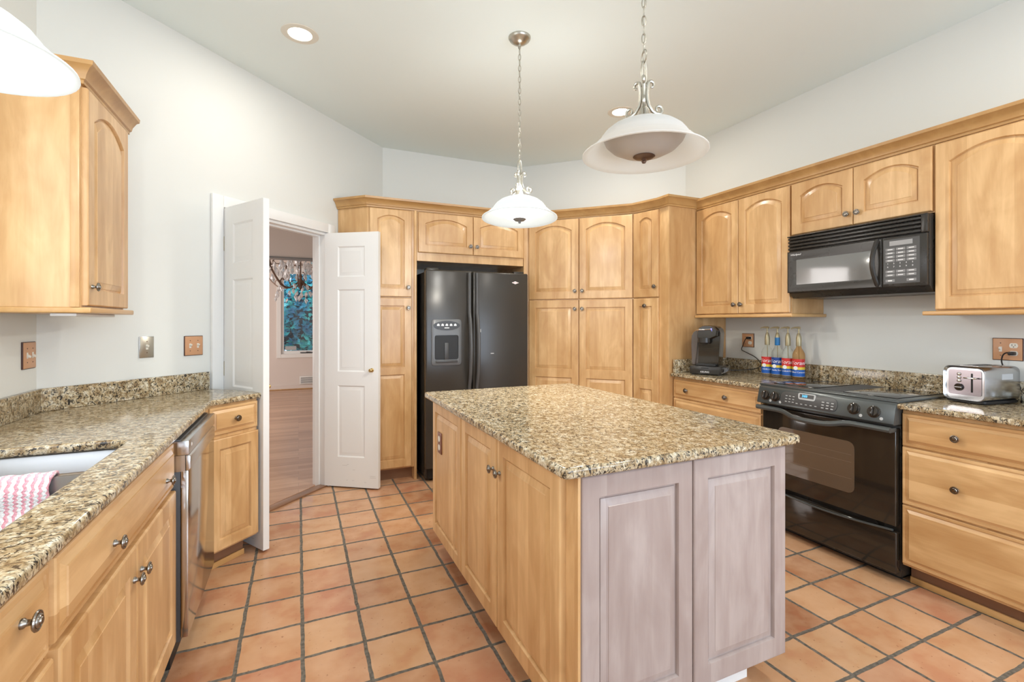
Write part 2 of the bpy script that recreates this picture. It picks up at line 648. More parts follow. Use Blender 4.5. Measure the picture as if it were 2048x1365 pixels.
# window glass that lets the light through
k = NT('window_glass')
tr = k.n('ShaderNodeBsdfTransparent')
gl = k.n('ShaderNodeBsdfGlossy', i_Roughness=0.02)
mx = k.n('ShaderNodeMixShader')
mx.inputs[0].default_value = 0.06
k.l(tr.outputs[0], mx.inputs[1]); k.l(gl.outputs[0], mx.inputs[2])
k.l(mx.outputs[0], k.out.inputs[0])
M['window_glass'] = k.m

# translucent frosted glass of the unlit pendant
k = NT('frosted_shade')
tl = k.n('ShaderNodeBsdfTranslucent'); tl.inputs[0].default_value = (0.90, 0.89, 0.86, 1)
df = k.n('ShaderNodeBsdfDiffuse'); df.inputs[0].default_value = (0.86, 0.86, 0.84, 1)
tp = k.n('ShaderNodeBsdfTransparent')
m1 = k.n('ShaderNodeMixShader'); m1.inputs[0].default_value = 0.45
m2 = k.n('ShaderNodeMixShader'); m2.inputs[0].default_value = 0.22
k.l(df.outputs[0], m1.inputs[1]); k.l(tl.outputs[0], m1.inputs[2])
k.l(m1.outputs[0], m2.inputs[1]); k.l(tp.outputs[0], m2.inputs[2])
k.l(m2.outputs[0], k.out.inputs[0])
M['frosted_shade'] = k.m

# crocheted pink and white towel
k = NT('towel')
tc = k.n('ShaderNodeTexCoord')
sp = k.n('ShaderNodeSeparateXYZ')
k.l(tc.outputs['Object'], sp.inputs[0])
run = k.math('SUBTRACT', sp.outputs['Y'], sp.outputs['Z'])
zig = k.math('MULTIPLY', k.math('PINGPONG', run, 0.006), 0.8)
fr = k.math('FRACT', k.math('DIVIDE', k.math('ADD', sp.outputs['X'], zig), 0.0185))
nz = k.n('ShaderNodeTexNoise', i_Scale=130.0, i_Detail=2.0)
k.l(tc.outputs['Object'], nz.inputs['Vector'])
fr2 = k.math('ADD', fr, k.math('MULTIPLY', k.math('SUBTRACT', nz.outputs[0], 0.5), 0.35))
k.l(k.ramp(fr2, [(0.0, (0.80, 0.30, 0.36)), (0.22, (0.82, 0.45, 0.55)), (0.40, (0.85, 0.42, 0.46)), (0.5, (0.88, 0.88, 0.9)), (1.0, (0.9, 0.9, 0.92))]), k.b.inputs['Base Color'])
k.b.inputs['Roughness'].default_value = 0.9
vo = k.n('ShaderNodeTexVoronoi', i_Scale=150.0)
k.l(tc.outputs['Object'], vo.inputs['Vector'])
k.bump(vo.outputs['Distance'], 0.6, 0.004)
M['towel'] = k.m

# leaves outside the dining window, cool daylight's teal cast painted into their colour
k = NT('leaf')
oi = k.n('ShaderNodeTexCoord')
nz = k.n('ShaderNodeTexNoise', i_Scale=2.5, i_Detail=4.0)
k.l(oi.outputs['Object'], nz.inputs['Vector'])
k.l(k.ramp(nz.outputs[0], [(0.3, (0.01, 0.13, 0.25)), (0.47, (0.02, 0.34, 0.45)), (0.58, (0.06, 0.62, 0.50)), (0.70, (0.40, 0.85, 0.85))]), k.b.inputs['Base Color'])
k.b.inputs['Roughness'].default_value = 0.4
M['leaf'] = k.m
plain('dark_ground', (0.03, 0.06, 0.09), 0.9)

# ------------------------------------------------------------------ the room
CEIL = 2.985
XR = 3.35          # range wall
XL = -1.075        # sink wall
YF = 4.63          # fridge wall
CW = 3.90          # doorway wall: y - x = CW
YB = -2.6          # breakfast-window wall behind the camera
WL0 = (XL, CW + XL)          # sink wall / doorway wall corner
WL1 = (YF - CW, YF)          # doorway wall / fridge wall corner
WP = (YF + XR - 5.78 + 0.0)  # pantry wall runs at 45 degrees
PW0 = (2.155, YF)
PW1 = (XR, YF - (XR - 2.155))


def struct(o, label=None, cat=None):
    return tag(o, label, cat, None, 'structure')


def poly_face(name, pts, z, mat, flip=False, thick=0.05):
    mb = MB()
    if flip: mb.prism(pts, z, z + thick)
    else: mb.prism(pts, z - thick, z)
    return struct(mb.build(name, mat, smooth=0))


poly_face('floor', [(-1.3, YB - .15), (XR + .15, YB - .15), (XR + .15, PW1[1] + .1), (PW0[0] + .1, YF + .12), (WL1[0] - .02, YF + .12 - .02 + .02),
                    (XL - .02, CW + XL + .06), (XL - .225, CW + XL - .1)], 0.0, M['terracotta'])
poly_face('floor_dining', [(-3.5, 3.0), (XL - .05, 3.0), (XL - .02, CW + XL + .062), (WL1[0] - .02, YF + .122), (2.5, YF + .122), (2.5, 10.4), (-3.5, 10.4)], 0.004, M['oak'])
poly_face('ceiling', [(-1.3, YB - .15), (XR + .15, YB - .15), (XR + .15, YF + .15), (WL1[0], YF + .15), (XL - .2, CW + XL - .05)], CEIL, M['ceiling_paint'], True)
poly_face('ceiling_dining', [(-3.6, 2.9), (XL - .12, 2.9), (XL - .12, 2.97), (WL1[0] - .1, YF + .15), (2.6, YF + .15), (2.6, 10.5), (-3.6, 10.5)], 2.66, M['wall_paint'], True)


def wall_seg(mb, p, q, z0, z1, t=0.12):
    """wall slab between plan points p and q, thickness t to the left of p->q"""
    p = Vector(p); q = Vector(q)
    d = (q - p).normalized()
    n = Vector((-d.y, d.x)) * t
    mb.prism([tuple(p), tuple(q), tuple(q + n), tuple(p + n)], z0, z1)


H1 = CEIL + .02
# right wall
mb = MB(); wall_seg(mb, (XR, YB), (XR, PW1[1] + .05), 0, H1, -0.12)
struct(mb.build('wall_right', M['wall_paint'], smooth=0))
mb = MB(); wall_seg(mb, PW1, PW0, 0, H1, -0.12)
struct(mb.build('wall_pantry', M['wall_paint'], smooth=0))
mb = MB(); wall_seg(mb, PW0, WL1, 0, H1, -0.12)
struct(mb.build('wall_back', M['wall_paint'], smooth=0))
# doorway wall with the opening of the double door
DJ0 = -0.44; DJ1 = 0.205          # x of the two jambs
mb = MB()
wall_seg(mb, (DJ0, CW + DJ0), WL0, 0, H1, -0.12)
wall_seg(mb, WL1, (DJ1, CW + DJ1), 0, H1, -0.12)
wall_seg(mb, (DJ1, CW + DJ1), (DJ0, CW + DJ0), 2.04, H1, -0.12)
struct(mb.build('wall_doorway', M['wall_paint'], smooth=0))
# sink wall with the window opening over the sink
mb = MB()
for y0, y1, z0, z1 in ((YB, .55, 0, H1), (.55, 2.0, 0, 1.2), (.55, 2.0, 2.3, H1), (2.0, WL0[1], 0, H1)):
    mb.box(XL - .12, XL, y0, y1, z0, z1)
struct(mb.build('wall_sink', M['wall_paint'], smooth=0))
mb = MB()
for y0, y1, z0, z1 in ((.55, .60, 1.2, 2.3), (1.95, 2.0, 1.2, 2.3), (.6, 1.95, 1.2, 1.25), (.6, 1.95, 2.25, 2.3), (1.26, 1.29, 1.25, 2.25)):
    mb.box(XL - .09, XL - .04, y0, y1, z0, z1)
wf = struct(mb.build('window_2', M['white_paint'], smooth=0))
MB().box(XL - .068, XL - .062, .6, 1.95, 1.25, 2.25).build('pane', M['window_glass'], wf, smooth=0)
# wall behind the camera with wide breakfast windows
mb = MB()
for x0, x1, z0, z1 in ((XL - .12, .15, 0, H1), (.15, 3.25, 0, .4), (.15, 3.25, 2.5, H1), (3.25, XR + .12, 0, H1)):
    mb.box(x0, x1, YB - .12, YB, z0, z1)
struct(mb.build('wall_breakfast', M['wall_paint'], smooth=0))
mb = MB()
for x0, x1, z0, z1 in ((.15, .22, .4, 2.5), (1.15, 1.21, .4, 2.5), (2.19, 2.25, .4, 2.5), (3.18, 3.25, .4, 2.5), (.22, 3.18, .4, .46), (.22, 3.18, 2.44, 2.5)):
    mb.box(x0, x1, YB - .10, YB - .04, z0, z1)
wf = struct(mb.build('window_3', M['white_paint'], smooth=0))
MB().box(.22, 3.18, YB - .073, YB - .067, .46, 2.44).build('pane', M['window_glass'], wf, smooth=0)

# dining room walls: far wall with the window
DY = 10.25
WX0, WX1, WZ0, WZ1 = -0.31, 1.05, 0.70, 2.32
mb = MB()
for x0, x1, z0, z1 in ((-3.5, WX0, 0, 2.66), (WX0, WX1, 0, WZ0), (WX0, WX1, WZ1, 2.66), (WX1, 2.5, 0, 2.66)):
    mb.box(x0, x1, DY, DY + .12, z0, z1)
struct(mb.build('wall_dining_back', M['dining_paint'], smooth=0))
mb = MB(); mb.box(-3.62, -3.5, 3.0, DY + .12, 0, 2.66); struct(mb.build('wall_dining_left', M['dining_paint'], smooth=0))
mb = MB(); mb.box(2.5, 2.62, YF + .14, DY + .12, 0, 2.66); struct(mb.build('wall_dining_right', M['dining_paint'], smooth=0))
mb = MB(); mb.box(-3.62, XL - .2, 2.9, 3.0, 0, 2.66); struct(mb.build('wall_dining_front', M['dining_paint'], smooth=0))
mb = MB(); mb.box(-3.5, 2.5, DY - .018, DY, 0.004, .10, .004)
struct(mb.build('baseboard_dining', M['dining_paint'], smooth=0))
mb = MB(); mb.box(-3.5, 2.5, DY - .04, DY, 0.004, .022, .006)
struct(mb.build('trim_1', M['maple_dark'], smooth=0))
mb = MB(); mb.box(-3.5, 2.5, 6.2, 6.36, 2.09, 2.66); struct(mb.build('wall_dining_header', M['dining_paint'], smooth=0))
mb = MB(); mb.box(-3.5, 2.5, 6.185, 6.375, 2.072, 2.09); struct(mb.build('trim_2', M['mid_grey'], smooth=0))
# casement window
mb = MB()
c = .075
for x0, x1, z0, z1 in ((WX0 - c, WX0, WZ0 - c, WZ1 + c), (WX1, WX1 + c, WZ0 - c, WZ1 + c), (WX0, WX1, WZ0 - c, WZ0), (WX0, WX1, WZ1, WZ1 + c)):
    mb.box(x0, x1, DY - .02, DY, z0, z1, .003)
for x0, x1, z0, z1 in ((WX0, WX0 + .05, WZ0, WZ1), (WX1 - .05, WX1, WZ0, WZ1), (WX0 + .05, WX1 - .05, WZ0, WZ0 + .06), (WX0 + .05, WX1 - .05, WZ1 - .05, WZ1)):
    mb.box(x0, x1, DY + .02, DY + .07, z0, z1, .003)
win = struct(mb.build('window_1', M['white_paint'], smooth=0), 'tall white framed casement window of the dining room', 'window')
mb = MB(); mb.box(WX0 + .05, WX1 - .05, DY + .042, DY + .048, WZ0 + .06, WZ1 - .05); mb.build('pane', M['window_glass'], win, smooth=0)
mb = MB(); mb.box(.03, .26, DY - .01, DY + .02, WZ0 + .012, WZ0 + .03, .004); mb.tube([(.12, DY - .012, WZ0 + .02), (.15, DY - .03, WZ0 + .035), (.22, DY - .03, WZ0 + .03)], .008, 6)
mb.build('crank_handle', M['dark_grey'], win)
mb = MB(); mb.box(-.24, -.04, DY + .035, DY + .041, WZ0 + .075, WZ0 + .15); mb.build('sticker', M['legend_grey'], win, smooth=0)

# door casing and jambs
A45 = rad(45)
CASE = empty('trim_3', (DJ0, CW + DJ0, 0), A45); struct(CASE, 'white casing round the double doorway', 'door casing')
WD = (DJ1 - DJ0) * math.sqrt(2)
mb = MB()
mb.box(-.075, 0, -.022, 0, 0, 2.112, .004)
mb.box(WD, WD + .075, -.022, 0, 0, 2.112, .004)
mb.box(0, WD, -.022, 0, 2.04, 2.112, .004)
mb.build('casing', M['white_paint'], CASE)
mb = MB()
mb.box(-.0, .018, 0, .125, 0, 2.04, .002)
mb.box(WD - .018, WD, 0, .125, 0, 2.04, .002)
mb.box(.018, WD - .018, 0, .125, 2.02, 2.04, .002)
mb.box(.018, .03, .05, .09, 0, 2.02); mb.box(WD - .03, WD - .018, .05, .09, 0, 2.02); mb.box(.03, WD - .03, .05, .09, 2.008, 2.02)
mb.build('jamb', M['white_paint'], CASE)
mb = MB(); mb.box(.0, WD, -.012, .06, 0.0, .012, .003); struct(mb.build('trim_4', M['maple_kick'], None, (DJ0, CW + DJ0, 0), (0, 0, A45)), 'thin wooden threshold strip between tiles and oak boards', 'threshold')


# ------------------------------------------------------------------ cabinet joinery
def cell_loop(x0, x1, z0, z1, y, fl, fr, fb, ft, d, rise, N=10, flat=False):
    a0, a1, b0 = x0 + fl + d, x1 - fr - d, z0 + fb + d
    top = z1 - ft - d
    xc, hw = (a0 + a1) / 2, (a1 - a0) / 2
    pts = [(a0, y, b0), (a1, y, b0)]
    for i in range(N + 1):
        s = 1 - 2 * i / N
        x = xc + hw * s
        zz = top - (0 if flat else rise * s * s)
        pts.append((x, y, zz))
    return pts


DOORS = {}


def door_mesh(w, h, cells, t=.021, mat='maple'):
    """raised-panel door, local x 0..w, z 0..h, back y=0, front y=-t. cells: (z0, z1, rise, fl, fr, fb, ft)"""
    key = (round(w, 4), round(h, 4), tuple(cells), t, mat)
    if key in DOORS: return DOORS[key]
    mb = MB()
    c = .005
    R = lambda i, y: [(i, y, i), (w - i, y, i), (w - i, y, h - i), (i, y, h - i)]
    mb.loops([R(0, 0), R(0, -t + c), R(c * .4, -t + c * .35), R(c, -t)], cap0=True)
    for (z0, z1, rise, fl, fr, fb, ft) in cells:
        z0 = max(z0, c); z1 = min(z1, h - c)
        x0, x1 = c, w - c
        L = [cell_loop(x0, x1, z0, z1, -t, 0, 0, 0, 0, 0, 0, flat=True)]
        for d, y in ((0, -t), (.002, -t + .004), (.004, -t + .0125), (.0095, -t + .0125), (.0105, -t + .0095), (.033, -t + .0025), (.0345, -t + .0008), (.040, -t + .0008)):
            L.append(cell_loop(x0, x1, z0, z1, y, fl - c, fr - c, fb, ft, d, rise))
        mb.loops(L, cap1=True)
    me = mb.mesh('door', M[mat], 28)
    DOORS[key] = me
    return me


def drawer_mesh(w, h, t=.021, mat='maple_across'):
    key = ('dr', round(w, 4), round(h, 4), mat)
    if key in DOORS: return DOORS[key]
    mb = MB()
    R = lambda i, y: [(i, y, i), (w - i, y, i), (w - i, y, h - i), (i, y, h - i)]
    mb.loops([R(0, 0), R(0, -t + .011), R(.003, -t + .008), R(.013, -t + .0075), R(.014, -t + .0115), R(.018, -t + .0115), R(.032, -t + .003), R(.033, -t), R(.037, -t)], cap0=True, cap1=True)
    me = mb.mesh('drawer', M[mat], 28)
    DOORS[key] = me
    return me


# ringed pewter knob; sits on a front, points to -y
mb = MB()
rot = Matrix.Rotation(rad(90), 4, 'X')
mb.lathe([(0.0, -.001), (.0085, -.001), (.0085, .004), (.0055, .007), (.005, .013), (.0075, .016), (.0155, .018), (.0175, .0205), (.0165, .023), (.0145, .0235),
          (.0140, .0225), (.0120, .0222), (.0112, .0245), (.0090, .0262), (.0085, .0252), (.0065, .0253), (.0055, .0278), (.0, .0288)], 20, rot)
KNOB = mb.mesh('knob', M['pewter'], 50)


def knob(parent, x, z, t=.021):
    return inst('knob', KNOB, parent, (x, -t, z), (0, random.uniform(0, 6), 0))


def arch_cells(w, h, rise=None, f=.058):
    r = min(.055, (w - 2 * f) * .16) if rise is None else rise
    return ((0, h, r, f, f, f, f * .72),)


def two_cells(h, zm, f=.058, rail=.06):
    return ((0, zm, 0, f, f, f, rail / 2), (zm, h, 0, f, f, rail / 2, f))


def cabinet(name, label, cat, group, loc, rz, w, d, z0, z1, fronts, kick=None, rail=None, mat='maple', body=None, low=None):
    root = empty(name, loc, rz, label, cat, group)
    mb = MB()
    if body: mb.prism(body, z0, z1, .001, 1)
    elif low:
        mb.box(0, w, 0, d, z0, low, .001, 1)
        mb.box(0, w, 0, .02, low, z1, .001, 1)
    else: mb.box(0, w, 0, d, z0, z1, .001, 1)
    mb.build('carcass', M[mat], root)
    for fr in fronts:
        kind, x0, x1, a, b = fr[:5]
        opt = fr[5] if len(fr) > 5 else {}
        fw, fh = x1 - x0, b - a
        if kind == 'drawer':
            o = inst('drawer', drawer_mesh(fw, fh), root, (x0, 0, a))
        else:
            cells = {'arch': lambda: arch_cells(fw, fh, opt.get('rise'), opt.get('f', .058)),
                     'flat': lambda: ((0, fh, 0) + (opt.get('f', .058),) * 4,),
                     'two': lambda: two_cells(fh, opt['zm'], opt.get('f', .058))}[kind]()
            o = inst('door', door_mesh(fw, fh, cells, mat=opt.get('mat', 'maple')), root, (x0, 0, a))
        for kx, kz in opt.get('knobs', ()):
            knob(o, kx - x0, kz - a)
    if kick:
        kx0, kx1, kd, kh = kick
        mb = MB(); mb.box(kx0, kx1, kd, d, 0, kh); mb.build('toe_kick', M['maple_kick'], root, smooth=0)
        mb = MB(); mb.box(kx0, kx1, kd - .012, kd, 0, .032, .003); mb.build('toe_molding', M['maple_trim'], root)
    if rail:
        rx0, rx1, lz0, lz1 = rail
        mb = MB(); mb.box(rx0, rx1, -.034, d, lz0, lz1, .005, 3); mb.build('light_rail', M['maple_trim'], root)
    return root


def sweep(name, path, prof, mat, parent=None, closed_ends=True):
    """mitred moulding: path in plan (outward side is to the right of travel), prof = [(out, z)]"""
    P = [Vector(p) for p in path]
    n = len(P)
    loops = []
    for i, p in enumerate(P):
        d0 = (P[i] - P[i - 1]).normalized() if i > 0 else None
        d1 = (P[i + 1] - P[i]).normalized() if i < n - 1 else None
        n0 = Vector((d0.y, -d0.x)) if d0 else None
        n1 = Vector((d1.y, -d1.x)) if d1 else None
        if n0 is None: m = n1
        elif n1 is None: m = n0
        else:
            m = (n0 + n1).normalized()
            m = m / max(.2, m.dot(n0))
        loops.append([(p.x + m.x * o, p.y + m.y * o, z) for o, z in prof])
    mb = MB()
    mb.loops(loops, cap0=True, cap1=True)
    return mb.build(name, M[mat], parent, smooth=30)


R90 = rad(90)
RW = -R90   # range wall and island side
# ---- wall cabinets on the range wall (front x = 3.02)
XU = 3.02
ZU0, ZU1 = 1.378, 2.25


def upper(ya, yb, label, z0, doors, rail=True, wide=None):
    wd = ya - yb
    fr = []
    m = wd / 2
    for i, (a, b) in enumerate(((.004, m - .0015), (m + .0015, wd - .004))):
        kx = b - .028 if i == 0 else a + .028
        fr.append(('arch', a, b, z0 + .008, ZU1 - .012, {'knobs': ((kx, z0 + .075),)}))
    return cabinet('wall_cabinet', label, 'cabinet', 'wall cabinets over the range counter', (XU, ya, 0), RW, wd, XR - XU - .002, z0, ZU1, fr,
                   rail=(-.0, wd + .022, z0 - .022, z0) if rail is True else rail)


upper(2.962, 2.136, 'maple wall cabinet with two arched doors above the coffee maker and syrup bottles', ZU0, 2)
upper(2.132, 1.352, 'short two-door maple wall cabinet right above the black microwave', 1.892, 2, rail=None)
upper(1.348, .40, 'maple wall cabinet with tall arched doors above the toaster', ZU0, 2, rail=(-.045, .948, ZU0 - .022, ZU0))

# ---- base cabinets on the range wall (front x = 2.766)
XB = 2.766
fr = []
for a, b, kz in ((.722, .862, (.79,)), (.425, .712, (.57,)), (.118, .415, ())):
    fr.append(('drawer', .004, .796, a, b, {'knobs': tuple((kx, z) for z in kz for kx in (.155, .525))}))
cabinet('base_cabinet', 'maple drawer base between the tall pantry end and the range, under the coffee maker', 'cabinet', 'drawer bases beside the range', (XB, 2.958, 0), RW, .80, XR - XB - .002, .105, .884, fr, kick=(0, .80, .075, .105))
fr = []
for a, b, kz in ((.706, .866, (.787,)), (.416, .698, (.553,)), (.118, .408, ())):
    fr.append(('drawer', .003, .917, a, b, {'knobs': tuple((kx, z) for z in kz for kx in (.222, .698))}))
cabinet('base_cabinet', 'maple drawer base with three wide drawers under the toaster', 'cabinet', 'drawer bases beside the range', (XB, 1.370, 0), RW, .92, XR - XB - .002, .105, .884, fr, kick=(0.0, .43, .075, .105))

# ---- tall cabinets round the fridge
YT = 3.985         # door-backing plane of the fridge wall cabinets
ZT0, ZT1 = .105, 2.262
TL = (.506, YT)    # front corner of the left tall cabinet
tl_s = ((TL[0] + TL[1]) - CW) / 2       # where its 45 degree side meets the doorway wall
TLW = (tl_s, tl_s + CW)
loc = (TL[0], TL[1])
E_ = lambda x, y: (x - TL[0], y - TL[1])
body = [E_(TL[0], TL[1]), E_(.908, YT), E_(.908, YF - .003), E_(WL1[0] + .004, YF - .003), E_(TLW[0] + .004, TLW[1] - .002)]
tw = .908 - TL[0]
fr = [('arch', .018, tw - .045, 1.532, ZT1 - .012, {'knobs': ((tw - .045 - .03, 1.61),), 'f': .06}),
      ('two', .018, tw - .045, .118, 1.522, {'zm': .80, 'knobs': ((tw - .045 - .03, 1.44),), 'f': .06})]
tall = cabinet('tall_cabinet', 'tall maple pantry cabinet left of the fridge, half hidden behind the white door', 'cabinet', None, (*loc, 0), 0, tw, .6, ZT0, ZT1, fr, body=body)
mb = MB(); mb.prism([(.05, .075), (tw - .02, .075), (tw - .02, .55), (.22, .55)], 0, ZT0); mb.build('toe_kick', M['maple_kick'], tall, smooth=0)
mb = MB(); mb.box(tw - .022, tw, -.012, .5, 0, ZT1, .002); mb.build('fridge_panel', M['maple'], tall)
# bridge over the fridge
fx0, fx1 = .912, 1.905
fw_ = fx1 - fx0
m = fw_ / 2
fr = [('arch', .008, m - .002, 1.912, ZT1 - .012, {'knobs': ((m - .03, 1.985),), 'rise': .045}),
      ('arch', m + .002, fw_ - .004, 1.912, ZT1 - .012, {'knobs': ((m + .03, 1.985),), 'rise': .045})]
br_ = cabinet('bridge_cabinet', 'low maple cabinet with two arched doors bridging over the black fridge', 'cabinet', None, (fx0, YT, 0), 0, fw_, YF - YT - .003, 1.84, ZT1, fr)
# pantry at 45 degrees
P2 = (1.962, YT)
PC = P2[0] + P2[1]
P3 = (2.640, PC - 2.640)
PWD = math.hypot(P3[0] - P2[0], P3[1] - P2[1])
P4 = (2.716, 3.060); P5 = (2.716, 2.968)
mb = MB()
LP = [P2, P3, P4, P5, (XR - .003, P5[1]), (XR - .003, PW1[1] - .005), (PW0[0], YF - .006), (fx1 + .006, YF - .006), (fx1 + .006, YT)]
pan = empty('pantry_cabinet', (P2[0], P2[1], 0), -A45, 'tall maple corner pantry with four big doors between the fridge and the range counter', 'cabinet')


def loc45(p):
    dx, dy = p[0] - P2[0], p[1] - P2[1]
    c_, s_ = math.cos(A45), math.sin(A45)
    return (dx * c_ - dy * s_, dx * s_ + dy * c_)


mb.prism([loc45(p) for p in LP], ZT0, ZT1, .001, 1)
mb.build('carcass', M['maple'], pan)
LK = [loc45(p) for p in ((P2[0] - .03, P2[1] + .09), (P3[0] + .05, P3[1] + .07), (P4[0] + .08, P4[1]), (P5[0] + .08, P5[1] + .005), (XR - .1, P5[1] + .005), (XR - .1, PW1[1] - .1), (PW0[0], YF - .1), (fx1 + .02, YF - .1))]
mb = MB(); mb.prism(LK, 0, ZT0); mb.build('toe_kick', M['maple_kick'], pan, smooth=0)
m = PWD / 2
for (a, b, kx) in ((.010, m - .003, m - .033), (m + .003, PWD - .010, m + .033)):
    h = ZT1 - .012 - 1.530
    o = inst('door', door_mesh(b - a, h, arch_cells(b - a, h, .05, .062)), pan, (a, 0, 1.530)); knob(o, kx - a, 1.600 - 1.53)
    h = 1.520 - .118
    o = inst('door', door_mesh(b - a, h, two_cells(h, .74, .062, .075)), pan, (a, 0, .118)); knob(o, kx - a, 1.440 - .118)
# narrow spice cabinet on the angled face
nd = Vector((P4[0] - P3[0], P4[1] - P3[1])); nl = nd.length; na = math.atan2(nd.y, nd.x)
q = loc45(P3)
h = ZT1 - .012 - 1.530
a, b = .006, nl - .012
o = inst('door', door_mesh(b - a, h, arch_cells(b - a, h, .03, .06)), pan, (q[0] + math.cos(na + A45) * a, q[1] + math.sin(na + A45) * a, 1.530), (0, 0, na + A45)); knob(o, b - a - .03, .085)
o.name = 'narrow_door'
h = 1.520 - .118
o = inst('narrow_door', door_mesh(b - a, h, two_cells(h, .68, .06, .075)), pan, (q[0] + math.cos(na + A45) * a, q[1] + math.sin(na + A45) * a, .118), (0, 0, na + A45)); knob(o, (b - a) / 2, 1.458 - .118)
mb = MB()
g5 = loc45(P5); g4 = loc45(P4)
# crown mouldings
CP = [(0.0015, 0.0), (.012, 0.0), (.013, .012), (.020, .016), (.024, .032), (.040, .056), (.052, .062), (.054, .078), (0.0015, .078)]
crown = lambda z: [(o_, z + dz) for o_, dz in CP]
PTH = [(TLW[0] + .002, TLW[1] - .003), TL, P2, P3, P4, P5, (XU - .002, P5[1])]
o = sweep('crown_molding', PTH, crown(ZT1 - .004), 'maple_crown_shaded')
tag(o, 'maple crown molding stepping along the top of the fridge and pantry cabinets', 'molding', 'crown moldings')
o = sweep('crown_molding', [(XU, 2.967), (XU, .40)], crown(ZU1 - .004), 'maple_crown_shaded')
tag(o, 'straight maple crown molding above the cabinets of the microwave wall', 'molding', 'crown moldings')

# ---- sink wall cabinets (front x = -0.44, facing the island)
XS = -.44
SD = XS - XL - .003
fr = [('drawer', .012, .960, .700, .866, {'knobs': ((.30, .769), (.815, .767))}),
      ('flat', .012, .4835, .118, .688, {'knobs': ((.455, .600),)}), ('flat', .4885, .960, .118, .688, {'knobs': ((.520, .600),)})]
cabinet('base_cabinet', 'maple sink base with one wide two-knob front over two doors, beside the dishwasher', 'cabinet', None, (XS, 1.185, 0), R90, .972, SD, .105, .884, fr, kick=(0, .972, .075, .105), low=.66)
fr = [('drawer', .012, .775, .700, .866, {'knobs': ((.22, .80), (.655, .82))}), ('flat', .012, .390, .118, .688, {}), ('flat', .395, .775, .118, .688, {})]
cabinet('base_cabinet', 'maple base cabinet in the near left corner, only its drawer knob in view', 'cabinet', None, (XS, .395, 0), R90, .787, SD, .105, .884, fr, kick=(0, .787, .075, .105))
# angled end cabinet against the doorway wall
EC0 = (-.430, 2.880)
ecd = (CW - (EC0[1] - EC0[0])) / math.sqrt(2) - .003
ew = .298
fr = [('drawer', .004, ew - .004, .726, .872, {'knobs': ((ew / 2, .800),)}), ('flat', .004, ew - .004, .118, .706, {'f': .05})]
ec = cabinet('base_cabinet', 'narrow angled maple end cabinet between the dishwasher and the white door', 'cabinet', None, (*EC0, 0), A45, ew, ecd, .105, .884, fr, kick=(.0, ew - .04, .06, .105))
mb = MB(); mb.box(XS + .0, XS + .018, 2.782, 2.872, 0.0, .884, .002); o = mb.build('filler_strip', M['maple'], None)
tag(o, 'slim maple filler strip between dishwasher and angled end cabinet', 'filler strip')

# wall cabinet beside the sink window
XW = -.772
UY0, UY1 = 2.372, 2.862
fw2 = UY1 - UY0
uc = empty('wall_cabinet', (XW, UY0, 0), R90, 'maple wall cabinet with plain side panel at left, hung above the sink counter', 'cabinet')
U_ = lambda x, y: (y - UY0, -(x - XW))
mb = MB(); mb.prism([U_(XW, UY0), U_(XW, UY1), U_(-1.035, UY1), U_(XL + .003, 2.818), U_(XL + .003, UY0)], ZU0, ZU1, .001, 1); mb.build('carcass', M['maple'], uc)
h = ZU1 - .012 - ZU0 - .008
MB().box(-.010, -.0005, .001, .030, ZU0 + .001, ZU1 - .006, .002).build('face_frame', M['maple'], uc)
o = inst('door', door_mesh(fw2 - .012, h, arch_cells(fw2 - .012, h, .06, .06)), uc, (.006, 0, ZU0 + .008)); knob(o, .035, .075)
mb = MB(); mb.prism([U_(XW + .034, UY0 - .012), U_(XW + .034, UY1 + .03), U_(-.98, UY1 + .03), U_(XL + .003, 2.79), U_(XL + .003, UY0 - .012)], ZU0 - .022, ZU0, .005, 3); mb.build('light_rail', M['maple_trim'], uc)
mb = MB(); mb.box(.02, .45, .02, .10, ZU0 - .034, ZU0 - .0225, .003); mb.build('under_cabinet_light', M['plastic_white'], uc)
o = sweep('crown_molding', [(XW, UY1 + .05), (XW, UY0), (XL + .003, UY0)][::-1], crown(ZU1 - .004), 'maple_crown_shaded')
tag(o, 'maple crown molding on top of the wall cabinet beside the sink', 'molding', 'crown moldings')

# ------------------------------------------------------------------ countertops
ct = slab('countertop', round_poly([(XL + .002, .2), (-.408, .2), (-.408, 2.868), (-.172, 3.104), (-.488, 3.408), (XL + .002, CW + XL - .004)],
                                   [0, 0, .04, .035, 0, 0]),
          [rrect(-.955, -.535, 1.165, 2.045, .07)], .885, .915, .010, M['granite'])
tag(ct, 'speckled granite countertop with the sink cut into it, running to the white door', 'countertop', 'granite countertops')
mb = MB()
mb.box(XL + .001, XL + .021, .2, 2.812, .9155, 1.02, .003)
p0 = Vector(WL0) + Vector((.001, -.001)); p1 = Vector((-.505, CW - .505)) + Vector((.001, -.001)); nn = Vector((1, -1)).normalized() * .02
mb.prism([tuple(p0), tuple(p1), tuple(p1 + nn), tuple(p0 + nn)], .9155, 1.02, .003)
mb.build('backsplash', M['granite'], ct, (0, 0, -.9))
rt = slab('countertop', [(2.722, 2.953), (2.722, 2.142), (3.262, 2.142), (3.262, 1.374), (2.722, 1.374), (2.722, .42), (XR - .002, .42), (XR - .002, 2.953)], [], .885, .915, .010, M['granite'])
tag(rt, 'speckled granite countertop along the range wall under coffee maker and toaster', 'countertop', 'granite countertops')
mb = MB()
mb.box(XR - .022, XR - .002, .42, 2.953, .9155, 1.02, .003)
mb.box(2.745, XR - .0225, 2.933, 2.953, .9155, 1.02, .003)
mb.build('backsplash', M['granite'], rt, (0, 0, -.9))

